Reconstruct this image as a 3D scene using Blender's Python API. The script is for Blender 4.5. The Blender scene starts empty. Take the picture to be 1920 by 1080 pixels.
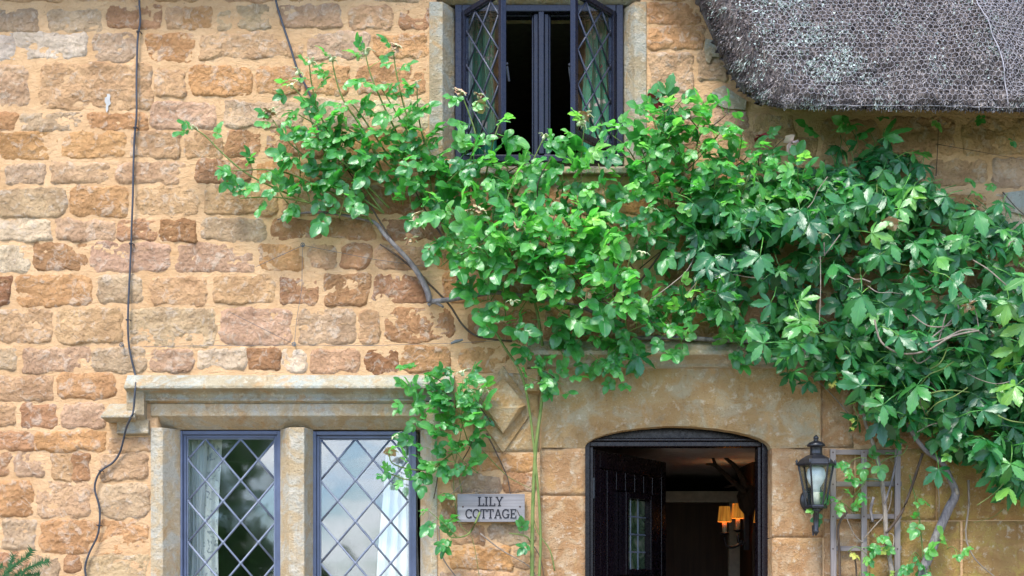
import bpy, math, random
import numpy as np
from mathutils import Vector, Matrix

R = math.radians
rnd = random.Random(11)
SC = bpy.context.scene
COL = SC.collection

# ---------------------------------------------------------------- camera, sky, sun, exposure
EYE, DIST, PPM = 1.6, 6.5, 400.0            # eye height, distance to the wall, photo pixels per metre of wall
cam_d = bpy.data.cameras.new('camera'); cam = bpy.data.objects.new('camera', cam_d); COL.objects.link(cam)
cam.location = (0, -DIST, EYE); cam.rotation_euler = (R(90), 0, 0)
cam_d.sensor_width = 36; cam_d.lens = 36 * DIST / 4.8; cam_d.shift_y = 550 / 1920; cam_d.clip_end = 2000; cam_d.clip_start = 0.05
SC.camera = cam
SUN_EL, SUN_AZ = 57, 205                     # azimuth clockwise from +Y; about 180 is behind the camera
world = bpy.data.worlds.new('World'); SC.world = world; world.use_nodes = True
def build_world():
    nt = world.node_tree; nt.nodes.clear(); N = nt.nodes.new; L = nt.links.new
    out = N('ShaderNodeOutputWorld'); bg = N('ShaderNodeBackground'); L(bg.outputs[0], out.inputs[0])
    sky = N('ShaderNodeTexSky'); sky.sky_type = 'NISHITA'; sky.sun_disc = False
    sky.sun_elevation = R(SUN_EL); sky.sun_rotation = R(SUN_AZ); sky.air_density = 1.2; sky.dust_density = 0.0; sky.ozone_density = 2.0
    tc = N('ShaderNodeTexCoord'); sep = N('ShaderNodeSeparateXYZ'); L(tc.outputs['Generated'], sep.inputs[0])
    zz = N('ShaderNodeMath'); zz.operation = 'MAXIMUM'; L(sep.outputs['Z'], zz.inputs[0]); zz.inputs[1].default_value = 0.0
    za = N('ShaderNodeMath'); za.operation = 'ADD'; L(zz.outputs[0], za.inputs[0]); za.inputs[1].default_value = 0.22
    dv = N('ShaderNodeVectorMath'); dv.operation = 'DIVIDE'; L(tc.outputs['Generated'], dv.inputs[0])
    cb = N('ShaderNodeCombineXYZ'); [L(za.outputs[0], cb.inputs[i]) for i in range(3)]; L(cb.outputs[0], dv.inputs[1])
    no = N('ShaderNodeTexNoise'); no.inputs['Scale'].default_value = 2.1; no.inputs['Detail'].default_value = 7; no.inputs['Roughness'].default_value = 0.55
    L(dv.outputs[0], no.inputs['Vector'])
    rp = N('ShaderNodeValToRGB'); rp.color_ramp.elements[0].position = 0.46; rp.color_ramp.elements[1].position = 0.66; hz = N('ShaderNodeMath'); hz.operation = 'MULTIPLY_ADD'; L(zz.outputs[0], hz.inputs[0]); hz.inputs[1].default_value = -0.28; hz.inputs[2].default_value = 0.10; hm_ = N('ShaderNodeMath'); hm_.operation = 'MAXIMUM'; L(hz.outputs[0], hm_.inputs[0]); hm_.inputs[1].default_value = 0.0
    ad = N('ShaderNodeMath'); L(no.outputs['Fac'], ad.inputs[0]); L(hm_.outputs[0], ad.inputs[1]); L(ad.outputs[0], rp.inputs[0])   # clouds close up towards the horizon
    mx = N('ShaderNodeMixRGB'); L(rp.outputs[0], mx.inputs[0]); tn = N('ShaderNodeMixRGB'); tn.blend_type = 'MULTIPLY'; tn.inputs[0].default_value = 1; L(sky.outputs[0], tn.inputs[1]); tn.inputs[2].default_value = (0.66, 0.90, 1.34, 1); L(tn.outputs[0], mx.inputs[1])
    mx.inputs[2].default_value = (11.8, 12.4, 13.4, 1)          # sunlit cloud, in the sky texture's own units
    L(mx.outputs[0], bg.inputs[0]); bg.inputs[1].default_value = 0.115
build_world()
sun_d = bpy.data.lights.new('sun', 'SUN'); sun = bpy.data.objects.new('sun', sun_d); COL.objects.link(sun)
sun_d.energy = 2.35; sun_d.angle = R(20); sun_d.color = (1.0, 0.955, 0.88)
_a = R(SUN_AZ); _e = R(SUN_EL)
sun.rotation_euler = Vector((math.sin(_a) * math.cos(_e), math.cos(_a) * math.cos(_e), math.sin(_e))).to_track_quat('Z', 'Y').to_euler()
SC.view_settings.view_transform = 'Standard'; SC.view_settings.look = 'None'; SC.view_settings.gamma = 1
SC.view_settings.exposure = 1.46
SC.view_settings.use_curve_mapping = False
SC.render.engine = 'CYCLES'
SC.cycles.max_bounces = 8; SC.cycles.transparent_max_bounces = 12

# ---------------------------------------------------------------- helpers
def W(px, py, p=0.0):
    """photo pixel on the plane p metres in front of the wall -> world point"""
    s = (DIST - p) / DIST
    return Vector(((px - 960) / PPM * s, -p, EYE + (1090 - py) / PPM * s))
def X(px): return (px - 960) / PPM
def Z(py): return EYE + (1090 - py) / PPM

_perm = np.random.RandomState(3).permutation(512)
_grad = np.random.RandomState(4).uniform(-1, 1, (512, 2)); _grad /= np.linalg.norm(_grad, axis=1)[:, None]
def pnoise(x, y, seed=0):
    x = np.asarray(x, float); y = np.asarray(y, float)
    xi = np.floor(x).astype(int); yi = np.floor(y).astype(int); fx = x - xi; fy = y - yi
    def g(i, j, dx, dy):
        h = _perm[(_perm[(i + seed * 37) % 512] + j) % 512]; v = _grad[h]
        return v[..., 0] * dx + v[..., 1] * dy
    u = fx * fx * fx * (fx * (fx * 6 - 15) + 10); v = fy * fy * fy * (fy * (fy * 6 - 15) + 10)
    a = g(xi, yi, fx, fy); b = g(xi + 1, yi, fx - 1, fy); c = g(xi, yi + 1, fx, fy - 1); d = g(xi + 1, yi + 1, fx - 1, fy - 1)
    return ((a + (b - a) * u) * (1 - v) + (c + (d - c) * u) * v) * 1.5
def fbm(x, y, seed=0, octs=4, gain=0.5):
    s = 0; amp = 1.0
    for k in range(octs):
        s = s + amp * pnoise(x, y, seed + k * 5); x = x * 2.03; y = y * 2.03; amp *= gain
    return s

class MB:
    def __init__(s): s.v = []; s.f = []
    def box(s, x0, x1, y0, y1, z0, z1):
        b = len(s.v)
        s.v += [(x0, y0, z0), (x1, y0, z0), (x1, y1, z0), (x0, y1, z0), (x0, y0, z1), (x1, y0, z1), (x1, y1, z1), (x0, y1, z1)]
        s.f += [tuple(b + i for i in q) for q in ((0, 3, 2, 1), (4, 5, 6, 7), (0, 1, 5, 4), (1, 2, 6, 5), (2, 3, 7, 6), (3, 0, 4, 7))]
        return s
    def pbox(s, px0, py0, px1, py1, p0, p1):
        """box from wall-plane pixels; p0 (back) to p1 (front) metres in front of the wall"""
        return s.box(X(px0), X(px1), -p1, -p0, Z(py1), Z(py0))
    def prism(s, pts, a, b):
        """closed polygon pts as 3D points, swept from +a to +b (vectors)"""
        n = len(pts); o = len(s.v)
        s.v += [tuple(Vector(q) + Vector(a)) for q in pts] + [tuple(Vector(q) + Vector(b)) for q in pts]
        s.f += [tuple(o + i for i in range(n)), tuple(o + n + i for i in reversed(range(n)))]
        s.f += [(o + i, o + n + i, o + n + (i + 1) % n, o + (i + 1) % n) for i in range(n)]
        return s
    def tube(s, pts, rad, n=7, smooth=0):
        pts = [Vector(q) for q in pts]; m = len(pts)
        rr = list(rad) if isinstance(rad, (list, tuple)) else [rad] * m
        if smooth:
            np_, nr = [], []
            for i in range(m - 1):
                p0, p1, p2, p3 = pts[max(i - 1, 0)], pts[i], pts[i + 1], pts[min(i + 2, m - 1)]
                for k in range(smooth):
                    t = k / smooth
                    np_.append(0.5 * ((2 * p1) + (p2 - p0) * t + (2 * p0 - 5 * p1 + 4 * p2 - p3) * t * t + (3 * p1 - p0 - 3 * p2 + p3) * t ** 3))
                    nr.append(rr[i] * (1 - t) + rr[i + 1] * t)
            np_.append(pts[-1]); nr.append(rr[-1]); pts, rr = np_, nr; m = len(pts)
        o = len(s.v); ref = Vector((0.3, 0.2, 0.93)).normalized()
        for i, q in enumerate(pts):
            t = (pts[min(i + 1, m - 1)] - pts[max(i - 1, 0)])
            t = t.normalized() if t.length > 1e-9 else Vector((0, 0, 1))
            a = t.cross(ref)
            if a.length < 0.15: a = t.cross(Vector((1, 0, 0)))
            a.normalize(); b = t.cross(a)
            for k in range(n):
                an = 2 * math.pi * k / n
                s.v.append(tuple(q + (a * math.cos(an) + b * math.sin(an)) * rr[i]))
        for i in range(m - 1):
            for k in range(n):
                s.f.append((o + i * n + k, o + i * n + (k + 1) % n, o + (i + 1) * n + (k + 1) % n, o + (i + 1) * n + k))
        s.f.append(tuple(o + k for k in reversed(range(n)))); s.f.append(tuple(o + (m - 1) * n + k for k in range(n)))
        return s
    def lathe(s, c, prof, n=24, axis='z'):
        o = len(s.v); m = len(prof)
        for r, h in prof:
            for k in range(n):
                an = 2 * math.pi * k / n
                a, b = r * math.cos(an), r * math.sin(an)
                s.v.append((c[0] + a, c[1] + b, c[2] + h) if axis == 'z' else (c[0] + a, c[1] - h, c[2] + b))
        for i in range(m - 1):
            for k in range(n):
                s.f.append((o + i * n + k, o + i * n + (k + 1) % n, o + (i + 1) * n + (k + 1) % n, o + (i + 1) * n + k))
        s.f.append(tuple(o + k for k in reversed(range(n)))); s.f.append(tuple(o + (m - 1) * n + k for k in range(n)))
        return s
    def mesh(s, name, mat, smooth=False):
        me = bpy.data.meshes.new(name); me.from_pydata(s.v, [], s.f); me.update()
        if mat: me.materials.append(mat)
        if smooth: me.polygons.foreach_set('use_smooth', [True] * len(me.polygons))
        return me
    def build(s, name, mat, parent=None, smooth=False, bevel=0, origin=None):
        return link(name, s.mesh(name, mat, smooth), parent, bevel, origin)

WLOC = {}
def wloc(o): return WLOC.get(o.name, Vector((0, 0, 0))) if o else Vector((0, 0, 0))
def attach(o, parent):
    if parent is not None:
        o.parent = parent
        if parent.type == 'EMPTY': o.matrix_parent_inverse = Matrix.Translation(-wloc(parent))
def link(name, me, parent=None, bevel=0, origin=None):
    o = bpy.data.objects.new(name, me); COL.objects.link(o); attach(o, parent)
    if bevel:
        b = o.modifiers.new('bevel', 'BEVEL'); b.width = bevel; b.segments = 2; b.limit_method = 'ANGLE'; b.angle_limit = R(35)
    return o
def tag(o, label, cat=None, group=None, kind=None):
    o['label'] = label
    if cat: o['category'] = cat
    if group: o['group'] = group
    if kind: o['kind'] = kind
    return o
def thing(name, label, cat, loc, group=None):
    o = bpy.data.objects.new(name, None); COL.objects.link(o); o.location = loc; o.empty_display_size = 0.1
    WLOC[o.name] = Vector(loc)
    return tag(o, label, cat, group)
def nmesh(name, V, F, mat, smooth=True):
    me = bpy.data.meshes.new(name); V = np.asarray(V, np.float32)
    if isinstance(F, np.ndarray):
        k = F.shape[1]; n = len(F)
        me.vertices.add(len(V)); me.vertices.foreach_set('co', V.ravel())
        me.loops.add(n * k); me.loops.foreach_set('vertex_index', F.astype(np.int32).ravel())
        me.polygons.add(n); me.polygons.foreach_set('loop_start', np.arange(0, n * k, k, dtype=np.int32))
        me.update(calc_edges=True); me.validate()
    else:
        me.from_pydata(V.tolist(), [], F); me.update()
    if mat: me.materials.append(mat)
    if smooth: me.polygons.foreach_set('use_smooth', [True] * len(me.polygons))
    return me

# ---------------------------------------------------------------- materials
class NB:
    def __init__(s, name):
        s.m = bpy.data.materials.new(name); s.m.use_nodes = True; s.nt = s.m.node_tree
        s.b = s.nt.nodes['Principled BSDF']; s.out = s.nt.nodes['Material Output']
    def n(s, t): return s.nt.nodes.new(t)
    def l(s, a, b): s.nt.links.new(a, b)
    def put(s, v, sock):
        if hasattr(v, 'is_output'): s.l(v, sock)
        elif isinstance(v, (tuple, list)): sock.default_value = tuple(v) + ((1,) if len(v) == 3 and len(sock.default_value) == 4 else ())
        else: sock.default_value = v
    def pos(s): return s.n('ShaderNodeNewGeometry').outputs['Position']
    def objpos(s): return s.n('ShaderNodeTexCoord').outputs['Object']
    def scale(s, v, xyz):
        q = s.n('ShaderNodeVectorMath'); q.operation = 'MULTIPLY'; s.l(v, q.inputs[0]); q.inputs[1].default_value = xyz; return q.outputs[0]
    def jitter(s, v, k=20):
        oi = s.n('ShaderNodeObjectInfo'); q = s.n('ShaderNodeVectorMath'); q.operation = 'ADD'; m = s.math('MULTIPLY', oi.outputs['Random'], k)
        s.l(v, q.inputs[0]); s.l(m, q.inputs[1]); return q.outputs[0]
    def noise(s, v, sc, det=5, ro=0.55, dist=0.0):
        q = s.n('ShaderNodeTexNoise'); s.l(v, q.inputs['Vector']); q.inputs['Scale'].default_value = sc
        q.inputs['Detail'].default_value = det; q.inputs['Roughness'].default_value = ro; q.inputs['Distortion'].default_value = dist; return q.outputs['Fac']
    def vor(s, v, sc, feat='F1'):
        q = s.n('ShaderNodeTexVoronoi'); q.feature = feat; s.l(v, q.inputs['Vector']); q.inputs['Scale'].default_value = sc; return q.outputs['Distance']
    def ramp(s, f, stops):
        q = s.n('ShaderNodeValToRGB'); s.l(f, q.inputs[0]); e = q.color_ramp.elements
        while len(e) < len(stops): e.new(0.5)
        for i, (p, c) in enumerate(stops):
            e[i].position = p; e[i].color = (c, c, c, 1) if isinstance(c, (int, float)) else tuple(c) + (1,)
        return q.outputs[0]
    def mix(s, f, a, b, mode='MIX'):
        q = s.n('ShaderNodeMixRGB'); q.blend_type = mode
        s.put(f, q.inputs[0]); s.put(a, q.inputs[1]); s.put(b, q.inputs[2]); return q.outputs[0]
    def math(s, op, a, b=0.0, clamp=False):
        q = s.n('ShaderNodeMath'); q.operation = op; q.use_clamp = clamp; s.put(a, q.inputs[0]); s.put(b, q.inputs[1]); return q.outputs[0]
    def bump(s, h, st=0.5, d=0.01, prev=None):
        q = s.n('ShaderNodeBump'); s.l(h, q.inputs['Height']); q.inputs['Strength'].default_value = st; q.inputs['Distance'].default_value = d
        if prev is not None: s.l(prev, q.inputs['Normal'])
        return q.outputs[0]
    def attr(s, name, out='Fac'):
        q = s.n('ShaderNodeAttribute'); q.attribute_name = name; return q.outputs[out]
    def fin(s, col=None, rough=None, nrm=None, spec=None, **kw):
        if col is not None: s.put(col, s.b.inputs['Base Color'])
        if rough is not None: s.put(rough, s.b.inputs['Roughness'])
        if nrm is not None: s.l(nrm, s.b.inputs['Normal'])
        if spec is not None: s.b.inputs['Specular IOR Level'].default_value = spec
        for k, v in kw.items(): s.put(v, s.b.inputs[k.replace('_', ' ')])
        return s.m
M = {}
def m_stone():
    b = NB('ironstone'); v = b.jitter(b.pos()); oc = b.n('ShaderNodeObjectInfo').outputs['Color']
    a = b.noise(v, 7, 6, 0.6, 0.4); c = b.noise(v, 19, 9, 0.68, 0.8); f = b.noise(v, 75, 6, 0.7); g = b.noise(b.scale(v, (1, 1, 2.2)), 13, 8, 0.62, 1.5)
    col = b.mix(b.ramp(a, [(0.32, 0), (0.68, 1)]), b.mix(1, oc, (0.72, 0.66, 0.60), 'MULTIPLY'), b.mix(1, oc, (1.2, 1.17, 1.10), 'MULTIPLY'))
    col = b.mix(b.math('MULTIPLY', b.ramp(c, [(0.52, 0), (0.62, 1)]), 0.48), col, (0.66, 0.54, 0.42))
    col = b.mix(b.math('MULTIPLY', b.ramp(g, [(0.55, 0), (0.70, 1)]), 0.45), col, (0.47, 0.28, 0.12))
    col = b.mix(b.math('MULTIPLY', b.ramp(f, [(0.28, 1), (0.43, 0)]), 0.6), col, (0.16, 0.085, 0.04))
    n1 = b.bump(c, 1.0, 0.026); n2 = b.bump(f, 1.0, 0.014, n1); n3 = b.bump(b.vor(v, 46), 0.5, 0.010, n2)
    return b.fin(col, 0.93, n3, 0.15)
def m_mortar():
    b = NB('lime_mortar'); v = b.pos(); a = b.noise(v, 4.0, 9, 0.68, 0.6); c = b.noise(b.scale(v, (1, 1, 2.6)), 16, 8, 0.65, 1.2); f = b.noise(v, 150, 4, 0.7); h = b.noise(v, 42, 8, 0.72, 0.5)
    col = b.mix(b.ramp(a, [(0.3, 0), (0.7, 1)]), (0.49, 0.285, 0.135), (0.65, 0.42, 0.23))
    col = b.mix(b.math('MULTIPLY', b.ramp(h, [(0.30, 1), (0.45, 0)]), 0.55), col, (0.36, 0.20, 0.09)); col = b.mix(b.math('MULTIPLY', b.ramp(h, [(0.58, 0), (0.70, 1)]), 0.4), col, (0.72, 0.56, 0.38))
    col = b.mix(b.math('MULTIPLY', b.ramp(c, [(0.54, 0), (0.74, 1)]), 0.35), col, (0.64, 0.48, 0.31))
    col = b.mix(b.math('MULTIPLY', b.ramp(c, [(0.24, 1), (0.38, 0)]), 0.3), col, (0.42, 0.25, 0.12))
    col = b.mix(b.math('MULTIPLY', b.ramp(f, [(0.3, 1), (0.42, 0)]), 0.3), col, (0.22, 0.12, 0.05))
    col = b.mix(b.math('MULTIPLY', b.ramp(b.vor(v, 21), [(0.035, 1), (0.075, 0)]), 0.6), col, (0.13, 0.075, 0.035))
    n = b.bump(c, 0.6, 0.014); n = b.bump(h, 0.7, 0.010, n); n = b.bump(f, 0.6, 0.006, n)
    return b.fin(col, 0.95, n, 0.12)
def m_trim(name, base, dark, grey, amt=0.5, orange=(0.46, 0.27, 0.11)):
    b = NB(name); v = b.jitter(b.pos()); a = b.noise(v, 4.5, 6, 0.6, 0.5); c = b.noise(v, 9, 8, 0.62, 1.0); f = b.noise(v, 110, 5, 0.7); d = b.noise(v, 30, 7, 0.66)
    col = b.mix(b.ramp(a, [(0.35, 0), (0.65, 1)]), dark, base)
    col = b.mix(b.math('MULTIPLY', b.ramp(c, [(0.46, 0), (0.6, 1)]), amt), col, grey)
    col = b.mix(b.math('MULTIPLY', b.ramp(b.noise(v, 6, 5, 0.6, 2), [(0.56, 0), (0.66, 1)]), 0.6), col, orange)
    col = b.mix(b.math('MULTIPLY', b.ramp(d, [(0.56, 0), (0.66, 1)]), 0.5), col, (0.62, 0.54, 0.42))
    col = b.mix(b.math('MULTIPLY', b.ramp(f, [(0.30, 1), (0.43, 0)]), 0.55), col, (0.15, 0.09, 0.045))
    st = b.noise(b.scale(v, (14, 14, 1.6)), 1.0, 6, 0.65, 0.8); col = b.mix(b.math('MULTIPLY', b.ramp(st, [(0.56, 0), (0.70, 1)]), 0.35), col, b.mix(1, col, (0.55, 0.50, 0.45), 'MULTIPLY'))
    pit = b.ramp(b.vor(v, 70), [(0.10, 1), (0.22, 0)]); col = b.mix(b.math('MULTIPLY', b.math('MULTIPLY', pit, b.ramp(a, [(0.45, 0), (0.6, 1)])), 0.5), col, (0.66, 0.56, 0.42))
    tl = b.noise(b.scale(v, (6, 6, 70)), 1.0, 4, 0.6, 0.4); n = b.bump(d, 1.0, 0.016); n = b.bump(tl, 0.35, 0.006, n); n = b.bump(f, 0.9, 0.008, n)
    return b.fin(col, 0.9, n, 0.2)
def m_paint(name, col, rough=0.4, bumpy=0.15, worn=None):
    b = NB(name); v = b.pos(); f = b.noise(v, 60, 5, 0.6); a = b.noise(v, 14, 6, 0.6)
    c = b.mix(b.ramp(a, [(0.35, 0), (0.7, 1)]), tuple(x * 0.85 for x in col), tuple(min(1, x * 1.15) for x in col))
    if worn: c = b.mix(b.math('MULTIPLY', b.ramp(b.noise(v, 45, 8, 0.7), [(0.60, 0), (0.70, 1)]), 0.5), c, worn)
    return b.fin(c, b.ramp(f, [(0.3, max(0.05, rough - 0.08)), (0.7, rough + 0.1)]), b.bump(f, bumpy, 0.002))
def m_wood(name, c1, c2, rough=0.75, axis='z', grain=40):
    b = NB(name); v = b.jitter(b.pos(), 5); s = (grain, grain, 2.0) if axis == 'z' else (2.0, grain, grain)
    g = b.noise(b.scale(v, s), 1.0, 6, 0.65, 0.6); a = b.noise(v, 6, 4)
    col = b.mix(b.ramp(g, [(0.3, 0), (0.7, 1)]), c1, c2); col = b.mix(b.math('MULTIPLY', b.ramp(a, [(0.4, 0), (0.7, 1)]), 0.3), col, tuple(x * 0.7 for x in c1))
    return b.fin(col, rough, b.bump(g, 0.5, 0.003), 0.3)
def m_glass(name, refl=0.30, tint=(0.93, 0.96, 0.95)):
    b = NB(name); nt = b.nt; nt.nodes.remove(b.b)
    t = b.n('ShaderNodeBsdfTransparent'); t.inputs[0].default_value = tint + (1,); g = b.n('ShaderNodeBsdfGlossy'); g.inputs['Roughness'].default_value = 0.04
    v = b.pos(); b.l(b.bump(b.noise(v, 7, 2, 0.4), 0.04, 0.01), g.inputs['Normal'])
    ge = b.n('ShaderNodeNewGeometry'); dt = b.n('ShaderNodeVectorMath'); dt.operation = 'DOT_PRODUCT'; b.l(ge.outputs['Normal'], dt.inputs[0]); b.l(ge.outputs['Incoming'], dt.inputs[1])
    f = b.math('ADD', b.math('MULTIPLY', b.math('POWER', b.math('SUBTRACT', 1.0, b.math('ABSOLUTE', dt.outputs['Value'])), 5.0), 0.9), refl, True)
    mx = b.n('ShaderNodeMixShader'); b.l(f, mx.inputs[0]); b.l(t.outputs[0], mx.inputs[1]); b.l(g.outputs[0], mx.inputs[2]); b.l(mx.outputs[0], b.out.inputs[0])
    return b.m
def m_cloth(name, col, trans=0.4, pattern=None):
    b = NB(name); v = b.pos(); c = col
    if pattern:
        for (sc, lo, hi, cc) in pattern:
            c = b.mix(b.ramp(b.noise(v, sc, 3, 0.5, 0.5), [(lo, 0), (hi, 1)]), c, cc)
    b.fin(c, 0.9, b.bump(b.noise(v, 300, 2), 0.2, 0.001), 0.1)
    tr = b.n('ShaderNodeBsdfTranslucent'); b.put(c, tr.inputs[0]); mx = b.n('ShaderNodeMixShader'); mx.inputs[0].default_value = trans
    b.l(b.b.outputs[0], mx.inputs[1]); b.l(tr.outputs[0], mx.inputs[2]); b.l(mx.outputs[0], b.out.inputs[0]); return b.m
def m_leaf(name, stops, trans=0.28, rough=0.38, spec=0.5, spots=None, tcol=(0.20, 0.45, 0.03)):
    b = NB(name); uv = b.n('ShaderNodeUVMap'); uv.uv_map = 'uv'; sp = b.n('ShaderNodeSeparateXYZ'); b.l(uv.outputs[0], sp.inputs[0])
    a = b.math('ABSOLUTE', b.math('SUBTRACT', sp.outputs[0], 0.5)); oi = b.n('ShaderNodeObjectInfo')
    t = b.math('ADD', b.math('MULTIPLY', b.attr('tint'), 0.6), b.math('MULTIPLY', oi.outputs['Random'], 0.4))
    col = b.ramp(t, stops)
    v = b.pos(); nz = b.noise(v, 35, 5, 0.6)
    col = b.mix(b.math('MULTIPLY', b.ramp(nz, [(0.35, 0), (0.7, 1)]), 0.35), col, b.mix(1, col, (1.5, 1.35, 1.1), 'MULTIPLY'))
    ph = b.math('SUBTRACT', b.math('MULTIPLY', sp.outputs[1], 44.0), b.math('MULTIPLY', a, 40.0)); vein = b.math('SINE', ph)
    side = b.ramp(vein, [(0.86, 0), (1.0, 1)]); mid = b.ramp(a, [(0.015, 1), (0.045, 0)]); vv = b.math('MAXIMUM', side, mid)
    col = b.mix(b.math('MULTIPLY', vv, 0.35), col, b.mix(1, col, (2.2, 1.8, 1.6), 'MULTIPLY'))
    if spots: col = b.mix(b.ramp(b.noise(v, spots[0], 5, 0.6), [(spots[1], 0), (spots[1] + 0.06, 1)]), col, spots[2])
    hb = b.math('SUBTRACT', b.math('MULTIPLY', vein, 0.12), b.math('MULTIPLY', mid, 1.0))
    nr = b.bump(hb, 0.35, 0.003); nr = b.bump(nz, 0.25, 0.004, nr)
    b.fin(col, rough, nr, spec)
    tr = b.n('ShaderNodeBsdfTranslucent'); b.put(b.mix(1, col, (1.7, 2.4, 1.0), 'MULTIPLY'), tr.inputs[0]); b.l(nr, tr.inputs['Normal'])
    mx = b.n('ShaderNodeMixShader'); mx.inputs[0].default_value = trans
    b.l(b.b.outputs[0], mx.inputs[1]); b.l(tr.outputs[0], mx.inputs[2]); b.l(mx.outputs[0], b.out.inputs[0]); return b.m
def m_bark(name, c1, c2, sc=60):
    b = NB(name); v = b.pos(); g = b.noise(b.scale(v, (1, 1, 0.35)), sc, 6, 0.7, 0.5); f = b.noise(v, sc * 3, 4, 0.7)
    return b.fin(b.mix(b.ramp(g, [(0.32, 0), (0.66, 1)]), c1, c2), 0.85, b.bump(f, 0.5, 0.003, b.bump(g, 0.8, 0.008)), 0.25)
def m_plain(name, col, rough=0.6, spec=0.4, **kw):
    b = NB(name); v = b.pos(); a = b.noise(v, 25, 5, 0.6)
    return b.fin(b.mix(b.ramp(a, [(0.3, 0), (0.7, 1)]), tuple(x * 0.82 for x in col), tuple(min(1, x * 1.15) for x in col)), rough, b.bump(a, 0.15, 0.003), spec, **kw)
M['stone'] = m_stone(); M['mortar'] = m_mortar()
M['trim'] = m_trim('hamstone_trim', (0.50, 0.385, 0.24), (0.40, 0.295, 0.165), (0.43, 0.41, 0.34), 0.8)
M['trim_grey'] = m_trim('weathered_grey_trim', (0.42, 0.34, 0.22), (0.34, 0.26, 0.155), (0.36, 0.36, 0.31), 0.7)
M['trim_pale'] = m_trim('lichen_pale_trim', (0.41, 0.35, 0.235), (0.32, 0.25, 0.15), (0.38, 0.39, 0.335), 0.85)
M['lintel'] = m_trim('orange_lintel', (0.44, 0.30, 0.145), (0.36, 0.22, 0.095), (0.41, 0.36, 0.25), 0.65)
M['ashlar'] = m_trim('rust_ashlar', (0.42, 0.245, 0.12), (0.33, 0.175, 0.075), (0.50, 0.375, 0.23), 0.55)
M['lichen_block'] = m_trim('yellow_lichen_ashlar', (0.38, 0.235, 0.085), (0.30, 0.165, 0.06), (0.40, 0.30, 0.07), 0.6)
M['steel'] = m_paint('slate_blue_steel', (0.070, 0.088, 0.145), 0.38, 0.2)
M['steel_dark'] = m_paint('navy_painted_wood', (0.010, 0.011, 0.021), 0.28, 0.1); M['steel_dark'].node_tree.nodes['Principled BSDF'].inputs['Specular IOR Level'].default_value = 0.35
M['lead'] = m_paint('lead_came', (0.14, 0.165, 0.22), 0.45, 0.3)
M['lead_dark'] = m_paint('dark_lead_came', (0.03, 0.035, 0.055), 0.45, 0.3)
M['doorpaint'] = m_paint('black_brown_gloss', (0.007, 0.004, 0.006), 0.26, 0.03); M['doorpaint'].node_tree.nodes['Principled BSDF'].inputs['Specular IOR Level'].default_value = 0.28
M['black_iron'] = m_paint('black_iron', (0.012, 0.012, 0.015), 0.33, 0.25)
M['glass'] = m_glass('window_glass', 0.135); M['glass_clear'] = m_glass('casement_glass', 0.035); M['glass_lamp'] = m_glass('lantern_glass', 0.07)
# ---------------------------------------------------------------- ground
def grid_plane(name, x0, x1, y0, y1, z, mat):
    return link(name, MB_quad(x0, x1, y0, y1, z).mesh(name, mat))
def MB_quad(x0, x1, y0, y1, z):
    m = MB(); m.v = [(x0, y0, z), (x1, y0, z), (x1, y1, z), (x0, y1, z)]; m.f = [(0, 1, 2, 3)]; return m
def m_ground():
    b = NB('lawn'); v = b.pos(); a = b.noise(v, 0.6, 6); f = b.noise(v, 40, 5, 0.7)
    return b.fin(b.mix(b.ramp(a, [(0.3, 0), (0.7, 1)]), (0.05, 0.09, 0.025), (0.10, 0.14, 0.05)), 0.95, b.bump(f, 0.8, 0.03))
def m_gravel():
    b = NB('gravel'); v = b.pos(); a = b.vor(v, 60); n = b.noise(v, 90, 3)
    return b.fin(b.mix(b.ramp(n, [(0.35, 0), (0.65, 1)]), (0.28, 0.21, 0.13), (0.50, 0.42, 0.31)), 0.95, b.bump(a, 1.0, 0.02))
g = grid_plane('ground', -400, 400, -400, 400, 0.0, m_ground()); tag(g, 'lawn in front of the cottage', kind='structure')
g = grid_plane('path', -9, 9, -4.2, 0.0, 0.004, m_gravel()); tag(g, 'gravel path along the cottage wall', kind='structure')

# ---------------------------------------------------------------- cottage
cottage = thing('cottage', 'honey coloured ironstone cottage with thatched roof and leaded windows', 'cottage', (0, 0, 0))
WX0, WX1, WZ1 = -3.5, 3.5, 4.72
HOLES = [(X(296), X(808), 1.02, Z(764)), (X(818), X(1202), Z(318), Z(-44)), (X(1030), X(1510), -1, Z(700))]
def make_wall():
    st = 0.02
    def lines(a, b, extra):
        l = list(np.arange(a, b, st)) + [b] + [e for e in extra if a < e < b]; l = sorted(l); o = [l[0]]
        for q in l[1:]:
            if q - o[-1] > 0.004: o.append(q)
            elif q in extra: o[-1] = q
        return np.array(o)
    xs = lines(WX0, WX1, [h[0] for h in HOLES] + [h[1] for h in HOLES]); zs = lines(0.0, WZ1, [h[2] for h in HOLES] + [h[3] for h in HOLES])
    gx, gz = np.meshgrid(xs, zs)
    hh = fbm(gx * 6, gz * 9, 2, 3) * 0.0028 + 0.0005
    V = np.stack([gx, -hh, gz], -1).reshape(-1, 3)
    nx = len(xs); F = []
    cx = (xs[:-1] + xs[1:]) / 2; cz = (zs[:-1] + zs[1:]) / 2
    for j in range(len(zs) - 1):
        for i in range(nx - 1):
            if any(h[0] < cx[i] < h[1] and h[2] < cz[j] < h[3] for h in HOLES): continue
            a = j * nx + i; F.append((a, a + 1, a + nx + 1, a + nx))
    F = np.array(F); used = np.unique(F); mp = -np.ones(len(V), int); mp[used] = np.arange(len(used))
    o = link('wall', nmesh('wall', V[used], mp[F], M['mortar']), cottage)
    s = o.modifiers.new('thickness', 'SOLIDIFY'); s.thickness = 0.34; s.offset = -1; s.use_quality_normals = True
    return o
wall = make_wall(); wall['label'] = 'buff lime mortar wall of coursed ironstone'

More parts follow.
